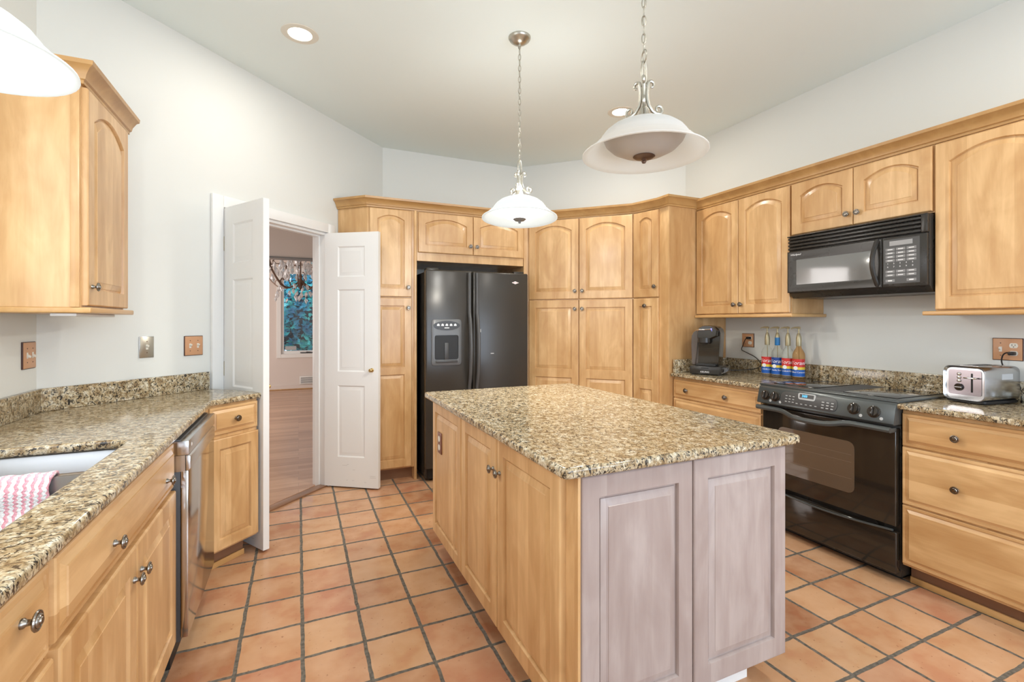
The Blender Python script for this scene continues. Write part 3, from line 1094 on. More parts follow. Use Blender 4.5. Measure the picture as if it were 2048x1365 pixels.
# ------------------------------------------------------------------ island
IX0, IX1, IY0, IY1 = .732, 1.622, 1.186, 2.705
isl = empty('kitchen_island', (IX0, IY1, 0), RW, 'maple kitchen island with granite top in the middle of the tiled floor', 'kitchen island')
LI = lambda x, y: (IY1 - y, x - IX0)
IL, IWD = IY1 - IY0, IX1 - IX0
mb = MB(); mb.box(0, IL, 0, IWD, .115, .876, .001, 1); mb.build('carcass', M['maple'], isl)
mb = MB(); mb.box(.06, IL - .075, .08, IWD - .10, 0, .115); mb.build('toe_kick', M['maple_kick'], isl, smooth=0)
mb = MB(); mb.box(IL - .075, IL - .068, .08, IWD - .10, 0, .115); mb.build('toe_board', M['white_paint'], isl, smooth=0)
f4 = lambda f: (f, f, f, f)
h = .870 - .113
o = inst('end_panel', door_mesh(.52, h, ((0, h, 0, .05, .05, .055, .055),)), isl, (.0, 0, .113))
pl = MB(); pl.box(0, .07, -.006, 0, 0, .115, .003); plo = pl.build('outlet_plate', M['plate_brown'], o, (.125, -.0205, .485)); plo['label'] = 'brown outlet plate with two sockets'
for dz in (.034, .081):
    q_ = MB(); q_.lathe([(0, -.0), (.016, -.0), (.0165, .002), (.0, .003)], 16, Matrix.Translation((.035, -.006, dz)) @ rot); q_.build('socket', M['switch_ivory'], plo)
for (a, b, kx) in ((.528, .968, .942), (.978, 1.470, 1.008)):
    o = inst('door', door_mesh(b - a, h, ((0, h, 0, .06, .06, .06, .06),)), isl, (a, 0, .113)); knob(o, kx - a, .735 - .113)
# two panels on the end that faces the breakfast windows
h2 = .872 - .118
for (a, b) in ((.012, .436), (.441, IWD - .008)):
    o = inst('face_panel', door_mesh(b - a, h2, ((0, h2, 0, .06, .06, .065, .06),), mat='maple_daylit'), isl, (IL, a, .118), (0, 0, R90))
    o['label'] = 'maple panel with cool daylight painted into its colour'
mb = MB(); mb.box(IL, IL + .019, .0, .010, .118, .872, .001, 1); mb.build('corner_bead', M['maple'], isl)
it = slab('island_top', round_poly([LI(.672, 1.142), LI(1.672, 1.142), LI(1.672, 2.760), LI(.672, 2.760)], .025), [], .8775, .9105, .011, M['granite'], isl)

# ------------------------------------------------------------------ sink and towel
sk = empty('kitchen_sink', (0, 0, 0), 0, 'undermount steel double sink below the granite counter', 'sink')


def basin(x0, x1, y0, y1, zb, ex):
    mb = MB()
    L = []
    for (i, z, r) in ((-ex, .884, .05), (-.004, .884, .055), (.0, .880, .055), (.010, .80, .06), (.018, zb + .03, .06), (.03, zb + .008, .055), (.06, zb, .04)):
        L.append([(p[0], p[1], z - (.030 * max(0, 1 - abs(p[1] - 1.8585) / .05) if z > .79 else 0)) for p in rrect(x0 + i, x1 - i, y0 + i, y1 - i, r, 6)])
    mb.loops(L, cap1=True)
    return mb


o = basin(-.965, -.527, 1.155, 1.842, .690, .012).build('basin', M['sink_steel'], sk, smooth=50)
o = basin(-.965, -.527, 1.875, 2.058, .745, .012).build('basin', M['sink_steel'], sk, smooth=50)
mb = MB(); mb.lathe([(0, .6915), (.04, .6915), (.045, .694), (.05, .6905)], 20, Matrix.Translation((-.75, 1.5, 0))); mb.build('drain', M['chrome'], sk)

# towel draped over the divider of the sink
mb = MB()
prof = []
yc = 1.8585
for s in range(5): prof.append((yc + .030 + .002 * (4 - s), .80 + s * .0165))
for s in range(7):
    a = PI * s / 6
    prof.append((yc + .026 * math.cos(a), .887 + .013 * math.sin(a)))
for s in range(1, 15): prof.append((yc - .030 - .0022 * s - .004 * math.sin(s * .8), .882 - s * .0125))
NX = 40
L = []
for i in range(NX + 1):
    x = -.955 + i * (.292 / NX)
    L.append([(x + .003 * math.sin(j * .9), y + .0035 * math.sin(x * 55 + j * .3) * (1 if j > 11 else .25), z - .031 + (.0015 * math.sin(x * 120))) for j, (y, z) in enumerate(prof)])
mb.loops(L, closed=False)
tw_ = mb.build('dish_towel', M['towel'], None, smooth=60)
md = tw_.modifiers.new('thick', 'SOLIDIFY'); md.thickness = .007; md.offset = 0
tag(tw_, 'pink and white zigzag dish towel draped over the sink divider', 'towel')

# ------------------------------------------------------------------ dishwasher
dw = empty('dishwasher', (-.385, 2.168, 0), R90, 'stainless dishwasher with a long flat handle beside the sink base', 'dishwasher')
DWW = .608
mb = MB(); mb.box(.003, DWW - .003, .026, .66, .10, .872, .002); mb.build('tub', M['dark_grey'], dw)
mb = MB(); mb.box(0, DWW, 0, .025, .115, .752, .003); o = mb.build('door', M['dishwasher_steel'], dw)
mb = MB(); mb.box(0, DWW, -.002, .05, .811, .866, .003); mb.box(0, DWW, .010, .05, .750, .811)
o = mb.build('control_strip', M['steel'], dw)
mb = MB(); mb.yprism([(-.007, .804), (.0, .810), (.009, .810), (.009, .751), (.0, .751), (-.007, .758)], .002, DWW - .03, .002); mb.build('handle', M['steel'], dw)
mb = MB(); mb.lathe([(0, .0), (.007, .0), (.007, .001), (0, .0012)], 16, Matrix.Translation((.05, -.0022, .842)) @ rot); mb.build('badge', M['print_white'], dw)
mb = MB(); mb.box(.01, DWW - .01, .06, .5, 0, .10); mb.build('toe_kick', M['black_matt'], dw, smooth=0)

# ------------------------------------------------------------------ refrigerator
RX0, RY = .942, 3.805
fr_ = empty('refrigerator', (RX0, RY, 0), 0, 'black side-by-side refrigerator with ice dispenser in the maple surround', 'refrigerator')
FW = .925
mb = MB(); mb.box(.012, FW - .012, .075, .80, .02, 1.742, .008); mb.build('cabinet_shell', M['black_fridge'], fr_)
mb = MB(); mb.box(.03, FW - .03, .06, .7, .02, .115, .004); mb.build('base_grille', M['black_matt'], fr_)
for sx in (.02, FW - .12): MB().box(sx, sx + .10, .04, .14, 1.742, 1.772, .008).build('hinge_cover', M['black_satin'], fr_)
SPL = .402
d1 = MB().box(0, SPL - .004, 0, .072, .12, 1.752, .012, 3).build('freezer_door', M['black_fridge'], fr_)
d2 = MB().box(SPL + .004, FW, 0, .072, .12, 1.752, .012, 3).build('fridge_door', M['black_fridge'], fr_)
for dr, sx in ((d1, SPL - .034), (d2, SPL + .034)):
    mb = MB()
    pts = [(sx, -.012, 1.735), (sx, -.016, 1.70), (sx, -.016, 1.47), (sx, -.018, 1.42)]
    for i in range(13):
        t = i / 12
        pts.append((sx, -.018 - .045 * math.sin(PI * t) ** .7, 1.40 - t * .62))
    pts += [(sx, -.014, .74), (sx, -.014, .35), (sx, -.012, .30)]
    mb.tube(pts, .017, 10, flat=.9)
    mb.build('handle', M['handle_grey'], dr)
# dispenser
mb = MB()
L = []
dx0, dx1, dz0, dz1 = .045, .300, .965, 1.345
for i, y, r in ((0, 0, .03), (0, -.010, .03), (.006, -.014, .028), (.026, -.014, .02), (.030, .012, .018)):
    z1 = dz1 - i - (.105 if y > 0 or i >= .026 else 0)
    L.append([(p[0], y, p[1]) for p in rrect(dx0 + i, dx1 - i, dz0 + i + (.02 if i >= .026 else 0), z1, r, 4)])
mb.loops(L)
dsp = mb.build('ice_dispenser', M['bezel_grey'], d1)
mb = MB(); mb.box(dx0 + .03, dx1 - .03, -.006, -.002, dz0 + .05, dz1 - .135); mb.build('recess', M['black_matt'], dsp, smooth=0)
mb = MB()
el = [((dx0 + dx1) / 2 + .112 * math.cos(a), 1.293 + .038 * math.sin(a)) for a in [2 * PI * i / 32 for i in range(32)]]
mb.loops([[(x, -.014, z) for x, z in el], [(x, -.018, z) for x, z in el]], cap1=True)
mb.build('control_oval', M['black_satin'], dsp)
mb = MB()
for i in range(5):
    cx_ = dx0 + .055 + i * .036
    mb.box(cx_ - .011, cx_ + .011, -.0188, -.018, 1.290, 1.302); mb.box(cx_ - .006, cx_ + .006, -.0188, -.018, 1.303, 1.308)
mb.box((dx0 + dx1) / 2 - .02, (dx0 + dx1) / 2 + .02, -.0188, -.018, 1.270, 1.277)
mb.build('button_legend', M['print_white'], dsp, smooth=0)
mb = MB()
mb.lathe([(0, -.010), (.022, -.010), (.024, -.02), (.020, -.024), (0, -.024)], 20, Matrix.Translation(((dx0 + dx1) / 2 + .0, 0, 1.155)) @ Matrix.Rotation(rad(-90), 4, 'X') @ Matrix.Rotation(PI, 4, 'X'))
mb.box((dx0 + dx1) / 2 - .018, (dx0 + dx1) / 2 + .018, -.012, -.008, 1.01, 1.15, .003)
mb.build('lever', M['dark_grey'], dsp)
mb = MB(); mb.box(dx0 + .035, dx1 - .035, -.022, -.004, .988, 1.006, .004); mb.build('drip_tray', M['dark_grey'], dsp)
mb = MB()
dm = [(.035, 0), (0, .013), (-.035, 0), (0, -.013)]
mb.loops([[(FW - .125 + x, 0, 1.668 + z) for x, z in dm], [(FW - .125 + x * .95, -.002, 1.668 + z * .95) for x, z in dm]], cap1=True)
bd = mb.build('badge', M['print_white'], d2, smooth=0)
text('MAYTAG', .011, M['label_red'], bd, (FW - .125, -.0021, 1.668), shear=.1)
MB().box(SPL + .07, SPL + .076, -.0008, 0, 1.235, 1.262).build('scratch', M['legend_grey'], d2, smooth=0)
MB().box(SPL + .165, SPL + .195, -.0008, 0, 1.048, 1.055).build('scratch', M['legend_grey'], d2, smooth=0)

# ------------------------------------------------------------------ range
RGY, RGX = 2.138, 2.742
rg = empty('kitchen_range', (RGX, RGY, 0), RW, 'black slide-in electric range with glass cooktop under the microwave', 'range')
RGW = .761
mb = MB(); mb.box(.004, RGW - .004, .03, .512, .03, .905, .003); mb.build('range_body', M['black_satin'], rg)
mb = MB(); mb.box(.03, RGW - .03, .09, .5, 0, .03); mb.build('foot_rail', M['black_matt'], rg, smooth=0)
mb = MB(); mb.box(-.012, RGW + .012, -.018, .522, .9158, .926, .004); ck = mb.build('cooktop', M['range_panel'], rg)
for a, b in ((.035, .300), (.462, .727)):
    mb = MB(); mb.box(a, b, .055, .495, .9262, .9300, .0015); g = mb.build('glass_panel', M['glass_black'], ck)
    for yy, rr in ((.155, .09), (.375, .075)):
        q_ = MB(); cx_ = (a + b) / 2
        q_.loops([[(cx_ + r * math.cos(2 * PI * i / 40), yy + r * math.sin(2 * PI * i / 40), z) for i in range(40)] for r, z in ((rr, .9301), (rr, .9304), (rr - .002, .9304), (rr - .002, .9301))])
        q_.build('burner_ring', M['dark_grey'], g)
mb = MB()
mb.box(.312, .450, .055, .495, .9262, .9280, .001)
for i in range(24): mb.box(.322, .440, .070 + i * .0172, .078 + i * .0172, .928, .9294, .0005, 1)
mb.build('vent_grille', M['dark_grey'], ck)
# sloping control panel
SL = [(-.018, .916), (-.030, .905), (-.052, .812), (-.046, .806), (.03, .806), (.03, .916)]
mb = MB(); mb.yprism(SL, -.004, RGW + .004, .002); cp = mb.build('control_panel', M['range_panel'], rg)
tilt = math.atan2(.022, .093)
cpr = rad(90) - tilt       # face plane leaning back
PC_ = lambda x, s: (x, -.0305 - s * math.sin(tilt), .905 - s * math.cos(tilt))
FR = (-tilt, 0, 0)


def on_panel(mb, name, mat, x, s, parent=None, lift=0.0):
    p = PC_(x, s)
    return mb.build(name, mat, parent or cp, (p[0], p[1] - lift, p[2]), FR)


mb = MB()
ov = rrect(-.168, .168, -.039, .036, .034, 6)
ov = [(x, z + .010 * (1 - (x / .17) ** 2) * (1 if z > 0 else 0)) for x, z in ov]
mb.loops([[(x, .001, z) for x, z in ov], [(x, -.0025, z) for x, z in ov], [(x * .985, -.0035, z * .96) for x, z in ov]], cap1=True)
kp = on_panel(mb, 'keypad', M['dark_grey'], .322, .046)
mb = MB()
dp = round_poly([(-.055, .020), (.055, .020), (.048, -.018), (-.048, -.018)], .012)
mb.loops([[(x, -.003, z) for x, z in dp], [(x, -.0055, z) for x, z in dp]], cap1=True)
dsb = mb.build('display_bezel', M['legend_grey'], kp, (-.005, 0, .022))
mb = MB(); mb.box(-.042, .042, -.0062, -.005, -.008, .014); mb.build('display', M['dark_grey'], dsb, smooth=0)
text('3:03', .019, M['display_blue'], dsb, (-.012, -.0066, .003))
mb = MB()
for r in range(3):
    for c_ in range(3):
        mb.box(-.135 + c_ * .022, -.123 + c_ * .022, -.0040, -.003, .012 - r * .017, .016 - r * .017)
        mb.box(.084 + c_ * .026, .098 + c_ * .026, -.0040, -.003, .005 - r * .016, .010 - r * .016)
for i in range(5): mb.box(-.066 + i * .028, -.054 + i * .028, -.0040, -.003, -.025, -.021)
mb.build('key_legend', M['legend_grey'], kp, smooth=0)
for x in (.052, .118, .575, .672):
    mb = MB()
    mb.lathe([(0, 0), (.031, 0), (.031, .003), (.026, .006), (.0245, .016), (.022, .018), (0, .018)], 28, rot)
    mb.box(-.006, .006, -.027, -.017, -.023, .023, .003)
    kb = on_panel(mb, 'control_knob', M['black_gloss'], x, .047)
    mb = MB()
    for i in range(9):
        a = rad(-140 + i * 35)
        mb.box(-.0015, .0015, -.0036, -.003, .026, .030)
        vs = mb.bm.verts[-8:]
        for v in vs:
            v.co = Matrix.Rotation(a, 3, 'Y') @ v.co
    mb.bm.verts.ensure_lookup_table()
    mb.build('dial_marks', M['print_white'], kb, smooth=0)
    mb = MB(); mb.lathe([(0, 0), (.008, 0), (.008, .002), (0, .0025)], 14, rot); on_panel(mb, 'indicator', M['legend_grey'], x + .038, .077)
# oven door
mb = MB(); mb.box(.006, RGW - .006, -.012, .028, .292, .785, .006, 3); od = mb.build('oven_door', M['black_gloss'], rg)
mb = MB()
wn = rrect(.115, RGW - .20, .40, .665, .035, 6)
wn = [(x, z + (.018 * (1 - ((x - .34) / .25) ** 2) * (1 if z > .55 else -1))) for x, z in wn]
mb.loops([[(x, -.0118, z) for x, z in wn], [(x, -.0135, z) for x, z in wn]], cap1=True)
ow = mb.build('oven_window', M['oven_glass'], od)
mb = MB()
for z in (.47, .56, .60): mb.box(.13, RGW - .215, -.0139, -.0136, z, z + .0016)
mb.build('rack_line', M['rack_brown'], ow, smooth=0)
mb = MB()
pts = []
for i in range(33):
    t = i / 32
    x = .004 + t * (RGW - .008)
    dip = math.exp(-((t - .48) / .20) ** 4)
    pts.append((x, -.062 - .030 * dip, .782 - .026 * dip))
mb.tube(pts, .012, 8, flat=1.25)
for x in (.015, RGW - .015): mb.box(x - .012, x + .012, -.062, -.008, .768, .792, .004)
mb.build('handle', M['range_panel'], od)
# drawer
mb = MB(); mb.box(.006, RGW - .006, -.008, .03, .055, .262, .006, 3)
L = []
sd = mb.build('storage_drawer', M['black_gloss'], rg)
mb = MB()
pts = [(.02 + t / 20 * (RGW - .04), -.010 - .010 * math.sin(PI * t / 20), .272 - .020 * math.sin(PI * t / 20)) for t in range(21)]
mb.tube(pts, .006, 8); mb.build('pull_lip', M['range_panel'], sd)

# ------------------------------------------------------------------ microwave
MW = empty('microwave_oven', (2.955, 2.126, 0), RW, 'black over-the-range microwave with louvred top and keypad', 'microwave')
W_ = .772
mb = MB(); mb.yprism([(.022, 1.512), (.06, 1.478), (.388, 1.478), (.388, 1.886), (.022, 1.886)], 0, W_, .003); mb.build('case', M['black_satin'], MW)
mb = MB()
for i in range(4): mb.yprism([(.002, 1.794 + i * .022), (.002, 1.806 + i * .022), (.024, 1.812 + i * .022), (.024, 1.792 + i * .022)], .006, W_ - .03, .0015)
mb.box(W_ - .03, W_, .0, .024, 1.788, 1.886, .004); mb.box(0, W_, .0, .024, 1.878, 1.886, .003)
mb.build('louvre', M['black_satin'], MW)
DWd = .560
mb = MB()
L = []
for i, y, z0, z1 in ((0, .022, 0, 0), (0, .004, 0, 0), (.006, 0, .004, .004), (.012, 0, .008, .008), (.052, .010, .045, .052), (.056, .0105, .048, .056)):
    L.append([(i, y, 1.514 + z0), (DWd - i * .9, y, 1.514 + z0), (DWd - i * .9, y, 1.784 - z1), (i, y, 1.784 - z1)])
mb.loops(L, cap1=True)
md_ = mb.build('door', M['black_satin'], MW)
mb = MB(); mb.box(.058, DWd - .055, .0085, .0104, 1.564, 1.726, .001, 1); mb.build('window', M['microwave_glass'], md_)
mb = MB()
pts = [(DWd - .022, .004, 1.526)] + [(DWd - .022 - .006 * math.sin(PI * i / 12), -.004 - .034 * math.sin(PI * i / 12), 1.535 + i * (.235 / 12)) for i in range(13)] + [(DWd - .022, .004, 1.778)]
mb.tube(pts, .012, 8); mb.build('handle', M['black_satin'], md_)
lg = text('Whirlpool', .017, M['print_white'], md_, (.060, -.0006, 1.760), shear=.2)
mb = MB(); mb.box(DWd + .003, W_ - .002, 0, .022, 1.514, 1.784, .004); mp_ = mb.build('control_panel', M['black_satin'], MW)
px0 = DWd + .018; px1 = W_ - .045
mb = MB(); mb.box(px0 - .008, px1 + .012, -.0012, .0, 1.530, 1.772); kp = mb.build('keypad', M['dark_grey'], mp_, smooth=0)
mb = MB(); mb.box(px0 + .022, px1 - .02, -.0022, -.001, 1.737, 1.762); mb.build('display', M['display_grey'], kp, smooth=0)
mb = MB()
for r, n_ in ((0, 3), (1, 3), (2, 3), (3, 3), (6, 3), (7, 3)):
    z = 1.722 - r * .020
    for c_ in range(n_):
        x = px0 + c_ * (px1 - px0) / 3
        MB().box(x + .003, x + (px1 - px0) / 3 - .003, -.0020, -.001, z - .012, z + .002).build('button', M['mid_grey'], kp, smooth=0)
for c_ in (0, 2):
    x = px0 + c_ * (px1 - px0) / 3
    MB().box(x + .003, x + (px1 - px0) / 3 - .003, -.0020, -.001, 1.540, 1.554).build('button', M['mid_grey'], kp, smooth=0)
for i, ch in enumerate('1234567890'):
    text(ch, .011, M['print_white'], kp, (px0 + .014 + (i % 5) * .029, -.0024, 1.640 - (i // 5) * .018), name='numeral')
mb = MB()
for r in (0, 1, 2, 3, 6, 7):
    z = 1.722 - r * .020
    for c_ in range(3):
        x = px0 + (c_ + .5) * (px1 - px0) / 3
        mb.box(x - .012, x + .012, -.0026, -.002, z - .007, z - .003)
for c_ in (0, 2):
    x = px0 + (c_ + .5) * (px1 - px0) / 3
    mb.box(x - .010, x + .010, -.0026, -.002, 1.544, 1.550)
mb.build('button_legend', M['print_white'], kp, smooth=0)

# ------------------------------------------------------------------ pendants
mb = MB()
SHP = [(.030, .1160), (.060, .1140), (.090, .1070), (.117, .0950), (.139, .0780), (.155, .0570), (.163, .0410), (.167, .0370), (.174, .0355), (.177, .0320), (.186, .0235), (.202, .0110), (.215, .0020), (.2200, -.0005),
       (.2210, -.0050), (.2160, -.0068), (.199, .0045), (.181, .0180), (.171, .0280), (.159, .0360), (.150, .0540), (.135, .0730), (.114, .0900), (.088, .1020), (.060, .1090), (.030, .1110)]


def scroll_pts():
    """one S-scroll arm of the pendant crown, in (r, z): curls out at the top and at the foot"""
    P = []
    for i in range(11):                       # top curl
        a = rad(-120 + i * 30)
        rr = .0125 - .0003 * (10 - i)
        P.append((.0285 + rr * math.cos(a), .254 + rr * math.sin(a)))
    P = P[1:]
    P += [(.0145, .246), (.0125, .224), (.0135, .198), (.0195, .176), (.034, .158), (.049, .1505)]
    for i in range(10):                       # foot curl
        a = rad(-70 + i * 33)
        rr = .0165 - .0009 * i
        P.append((.0585 + rr * math.cos(a), .167 + rr * math.sin(a)))
    return P


def pendant(label, x, y, z, lit, glow=0):
    r_ = empty('pendant_lamp', (x, y, z), rad(20), label, 'lamp', 'pendant lamps')
    s = MB(); s.lathe(SHP, 48); sh = s.build('glass_shade', M['shade_lit'] if lit else M['frosted_shade'], r_, smooth=60)
    s = MB(); s.lathe([(.143, .066), (.145, .060), (.136, .040), (.114, .018), (.078, .000), (.036, -.009), (0, -.010)], 40); s.build('glass_bowl', M['bowl_lit'] if lit else M['bowl_off'], r_, smooth=60)
    s = MB(); s.lathe([(0, -.008), (.036, -.0075), (.039, -.011), (.030, -.017), (.010, -.020), (.006, -.024), (.009, -.028), (.006, -.034), (0, -.036)], 24); s.build('finial', M['mid_grey'] if lit else M['bronze'], r_)
    s = MB(); s.lathe([(.036, .1150), (.024, .126), (.016, .150), (.012, .168), (.007, .172), (.007, .230), (.010, .240), (.0, .242)], 20); s.build('stem', M['nickel'], r_)
    P = scroll_pts()
    for q_ in range(3):
        a = rad(90 + 120 * q_)
        s = MB(); s.tube([(p[0] * math.cos(a), p[0] * math.sin(a), p[1]) for p in P], [.0036 + .0030 * math.sin(PI * min(1, (i + 2) / (len(P) + 2))) for i in range(len(P))], 8, flat=1.0)
        s.build('scroll_arm', M['nickel'], r_)
    s = MB(); s.tube([(.014 * math.cos(2 * PI * i / 20), 0, .293 + .042 * math.sin(2 * PI * i / 20)) for i in range(20)], .0045, 8, closed=True); s.build('loop', M['nickel'], r_)
    s = MB(); s.tube([(.0225 * math.cos(2 * PI * i / 24) * .6, .0225 * math.cos(2 * PI * i / 24) * .8, .351 + .0235 * math.sin(2 * PI * i / 24)) for i in range(24)], .0022, 6, closed=True); s.build('ring', M['nickel'], r_)
    s = MB()
    zc = .369; top = CEIL - z - .045; k_ = 0
    while zc < top:
        a = (k_ % 2) * PI / 2 + .4
        pts = []
        for i in range(16):
            t = 2 * PI * i / 16
            lx = .0075 * math.cos(t); lz = .0190 * math.sin(t)
            pts.append((lx * math.cos(a), lx * math.sin(a), zc + .015 + lz))
        s.tube(pts, .0020, 5, closed=True)
        zc += .0325; k_ += 1
    s.tube([(.003 * math.sin(i * 1.3), .003 * math.cos(i * 1.3), .25 + i * (top - .24) / 30) for i in range(31)], .0014, 5)
    s.build('chain', M['nickel'], r_)
    cz = CEIL - z
    s = MB(); s.lathe([(0, cz - .058), (.006, cz - .056), (.008, cz - .044), (.020, cz - .040), (.040, cz - .032), (.044, cz - .026), (.058, cz - .018), (.065, cz - .006), (.065, cz), (0, cz)], 32); s.build('canopy', M['nickel'], r_)
    if lit:
        l = bpy.data.lights.new('bulb', 'AREA'); l.shape = 'DISK'; l.size = .20; l.energy = lit; l.color = (1.0, .94, .83)
        b = bpy.data.objects.new('bulb', l); link(b, r_); b.location = (0, 0, -.050)
        l = bpy.data.lights.new('bulb_glow', 'POINT'); l.energy = glow; l.color = (1.0, .98, .93); l.shadow_soft_size = .05
        b = bpy.data.objects.new('bulb_glow', l); link(b, r_); b.location = (.02, .0, .185)
    return r_


pendant('unlit frosted glass pendant lamp with a grey bowl, over the near end of the island', 1.140, 1.372, 1.930, 0)
pl2 = pendant('lit white pendant lamp over the far end of the island, before the fridge', 1.178, 2.513, 1.932, 16, 16)
for c_ in pl2.children:      # this shade hangs a little askew
    if c_.name.split('.')[0] in ('glass_shade', 'glass_bowl', 'finial'):
        c_.matrix_basis = Matrix.Rotation(rad(-3.5), 4, Matrix.Rotation(rad(-20), 3, 'Z') @ Vector((.905, -.424, 0)))
pendant('lit pendant lamp over the sink, only the edge of its shade in view', -.730, 1.530, 1.950, 5, 12)


def can(x, y, power, label):
    r_ = empty('recessed_light', (x, y, CEIL), 0, label, 'ceiling light', 'recessed ceiling lights')
    s = MB(); s.lathe([(.062, .0), (.066, -.004), (.098, -.003), (.101, 0)], 36); s.build('trim_ring', M['can_trim'], r_)
    s = MB(); s.lathe([(0, -.0012), (.062, -.0012), (.062, -.0004), (0, -.0004)], 36); s.build('lens', M['can_lens'], r_)
    l = bpy.data.lights.new('spot', 'AREA'); l.shape = 'DISK'; l.size = .13; l.energy = power; l.color = (1.0, .94, .86)
    b = bpy.data.objects.new('spot', l); link(b, r_); b.location = (0, 0, -.008)


can(.008, 3.002, 6, 'recessed ceiling light near the doorway wall')
can(2.323, 3.075, 10, 'recessed ceiling light seen past the unlit pendant lamp')
can(2.3, .4, 14, 'added recessed fill light out of frame above the toaster counter')  # this and the next two are unseen fill lights, added for brightness
can(.1, .2, 9, 'added recessed fill light out of frame above the near floor')
can(1.2, -1.3, 14, 'added recessed fill light out of frame by the breakfast windows')

# ------------------------------------------------------------------ folding white doors of the doorway
def leaf(name, hinge, ang, label, knob_side, hy=0.0):
    """six-panel style narrow leaf; local x from hinge to free edge, visible face at y=0 looking to -y"""
    wd, hh, t = .462, 2.022, .035
    r_ = empty(name, (hinge[0], hinge[1], .012), ang, label, 'door', None, 'structure')
    mb = MB()
    c = .003
    for sgn, y0 in ((-1, 0.0), (1, t)):
        cells = ((0, .86, 0, .115, .115, .235, .055), (.86, 1.62, 0, .115, .115, .055, .05), (1.62, hh, 0, .115, .115, .05, .11))
        for (z0, z1, rise, fl, fr2, fb, ft) in cells:
            L = [cell_loop(0, wd, z0, z1, y0, 0, 0, 0, 0, 0, 0, flat=True, N=2)]
            for d, y in ((0, 0), (.010, .007), (.016, .007), (.034, .002), (.038, .002)):
                L.append(cell_loop(0, wd, z0, z1, y0 - sgn * y, fl, fr2, fb, ft, d, 0, N=2))
            mb.loops(L, cap1=True)
    mb.loops([[(0, y, 0), (wd, y, 0), (wd, y, hh), (0, y, hh)] for y in (0, t)])
    mb.build('panel', M['white_paint'], r_, smooth=25)
    for hz in (.22, 1.02, 1.80):
        mb = MB(); mb.box(-.004, .010, hy - .003, hy + .004, hz - .045, hz + .045, .001, 1); mb.lathe([(0, hz - .05), (.005, hz - .05), (.005, hz + .05), (0, hz + .05)], 10, Matrix.Translation((-.004, hy + (-.002 if hy == 0 else .002), 0)))
        mb.build('hinge', M['aged_brass'], r_)
    for s_, y0 in ((-1, 0), (1, t)):
        if knob_side is not None and s_ == knob_side or knob_side == 0:
            mb = MB(); mb.lathe([(0, 0), (.017, 0), (.014, .004), (.007, .006), (.006, .016), (.013, .022), (.014, .030), (.009, .036), (0, .037)], 18,
                                Matrix.Translation((wd - .055, y0, .93)) @ Matrix.Rotation(rad(90 if s_ < 0 else -90), 4, 'X'))
            mb.build('door_knob', M['brass'], r_)
    mb = MB()
    for i in range(8):
        z = random.uniform(.03, .22); x = random.uniform(.12, .40); mb.box(x, x + random.uniform(.01, .06), -.0005, 0, z, z + .0015)
    mb.build('scuff', M['door_scuff'], r_, smooth=0)
    return r_


h0 = Vector((-.428, 3.452)); f0 = Vector((-.180, 3.053)); d = (f0 - h0)
leaf('door_1', h0, math.atan2(d.y, d.x), 'white panelled door leaf swung open behind the granite counter end', 1)
h1 = Vector((.190, 4.090)); f1 = Vector((.552, 3.842)); d = (f1 - h1)
leaf('door_2', h1, math.atan2(d.y, d.x), 'white panelled door leaf with a small brass knob, open before the tall pantry cabinet', -1, .035)

# ------------------------------------------------------------------ switch and outlet plates
WALLF = {'sink': lambda u, z: ((XL, u, z), R90), 'door': lambda u, z: ((u, u + CW, z), A45), 'range': lambda u, z: ((XR, u, z), RW)}


def plate(wall, u, z, wd, hh, mat, label, cat, group=None, edge='plate_edge', nm='switch_plate'):
    loc_, rz = WALLF[wall](u, z)
    r_ = empty(nm, loc_, rz, label, cat, group)
    mb = MB(); mb.box(-wd / 2, wd / 2, -.006, 0, -hh / 2, hh / 2, .002); mb.build('back_plate', M[edge], r_)
    mb = MB(); mb.box(-wd / 2 + .003, wd / 2 - .003, -.0085, -.0058, -hh / 2 + .003, hh / 2 - .003, .0018); mb.build('cover', M[mat], r_)
    return r_


def toggle(r_, x, up=1, mat='switch_ivory'):
    mb = MB(); mb.box(x - .006, x + .006, -.0095, -.0085, -.013, .013, .0005, 1); mb.yprism([(-.0085, -.006), (-.0085, .007), (-.021, .004 + .006 * up), (-.020, -.004 + .006 * up)], x - .0045, x + .0045, .001)
    mb.build('toggle', M[mat], r_)


def screws(r_, x, zs):
    for z in zs:
        mb = MB(); mb.lathe([(0, 0), (.0028, 0), (.0022, .0012), (0, .0014)], 10, Matrix.Translation((x, -.0085, z)) @ rot); mb.build('screw', M['bronze'], r_)


def socket(r_, x, z):
    mb = MB()
    pts = [(.0165 * math.cos(a), max(-.0125, min(.0125, .0165 * math.sin(a)))) for a in [2 * PI * i / 28 for i in range(28)]]
    mb.loops([[(x + a, -.0085, z + b) for a, b in pts], [(x + a, -.0105, z + b) for a, b in pts]], cap1=True)
    s_ = mb.build('socket', M['switch_ivory'], r_)
    mb = MB(); mb.box(x - .007, x - .005, -.0109, -.0104, z - .002, z + .007); mb.box(x + .005, x + .007, -.0109, -.0104, z - .001, z + .006); mb.lathe([(0, 0), (.0025, 0), (0, .0004)], 8, Matrix.Translation((x, -.0105, z - .007)) @ rot)
    mb.build('slot', M['black_matt'], s_, smooth=0)


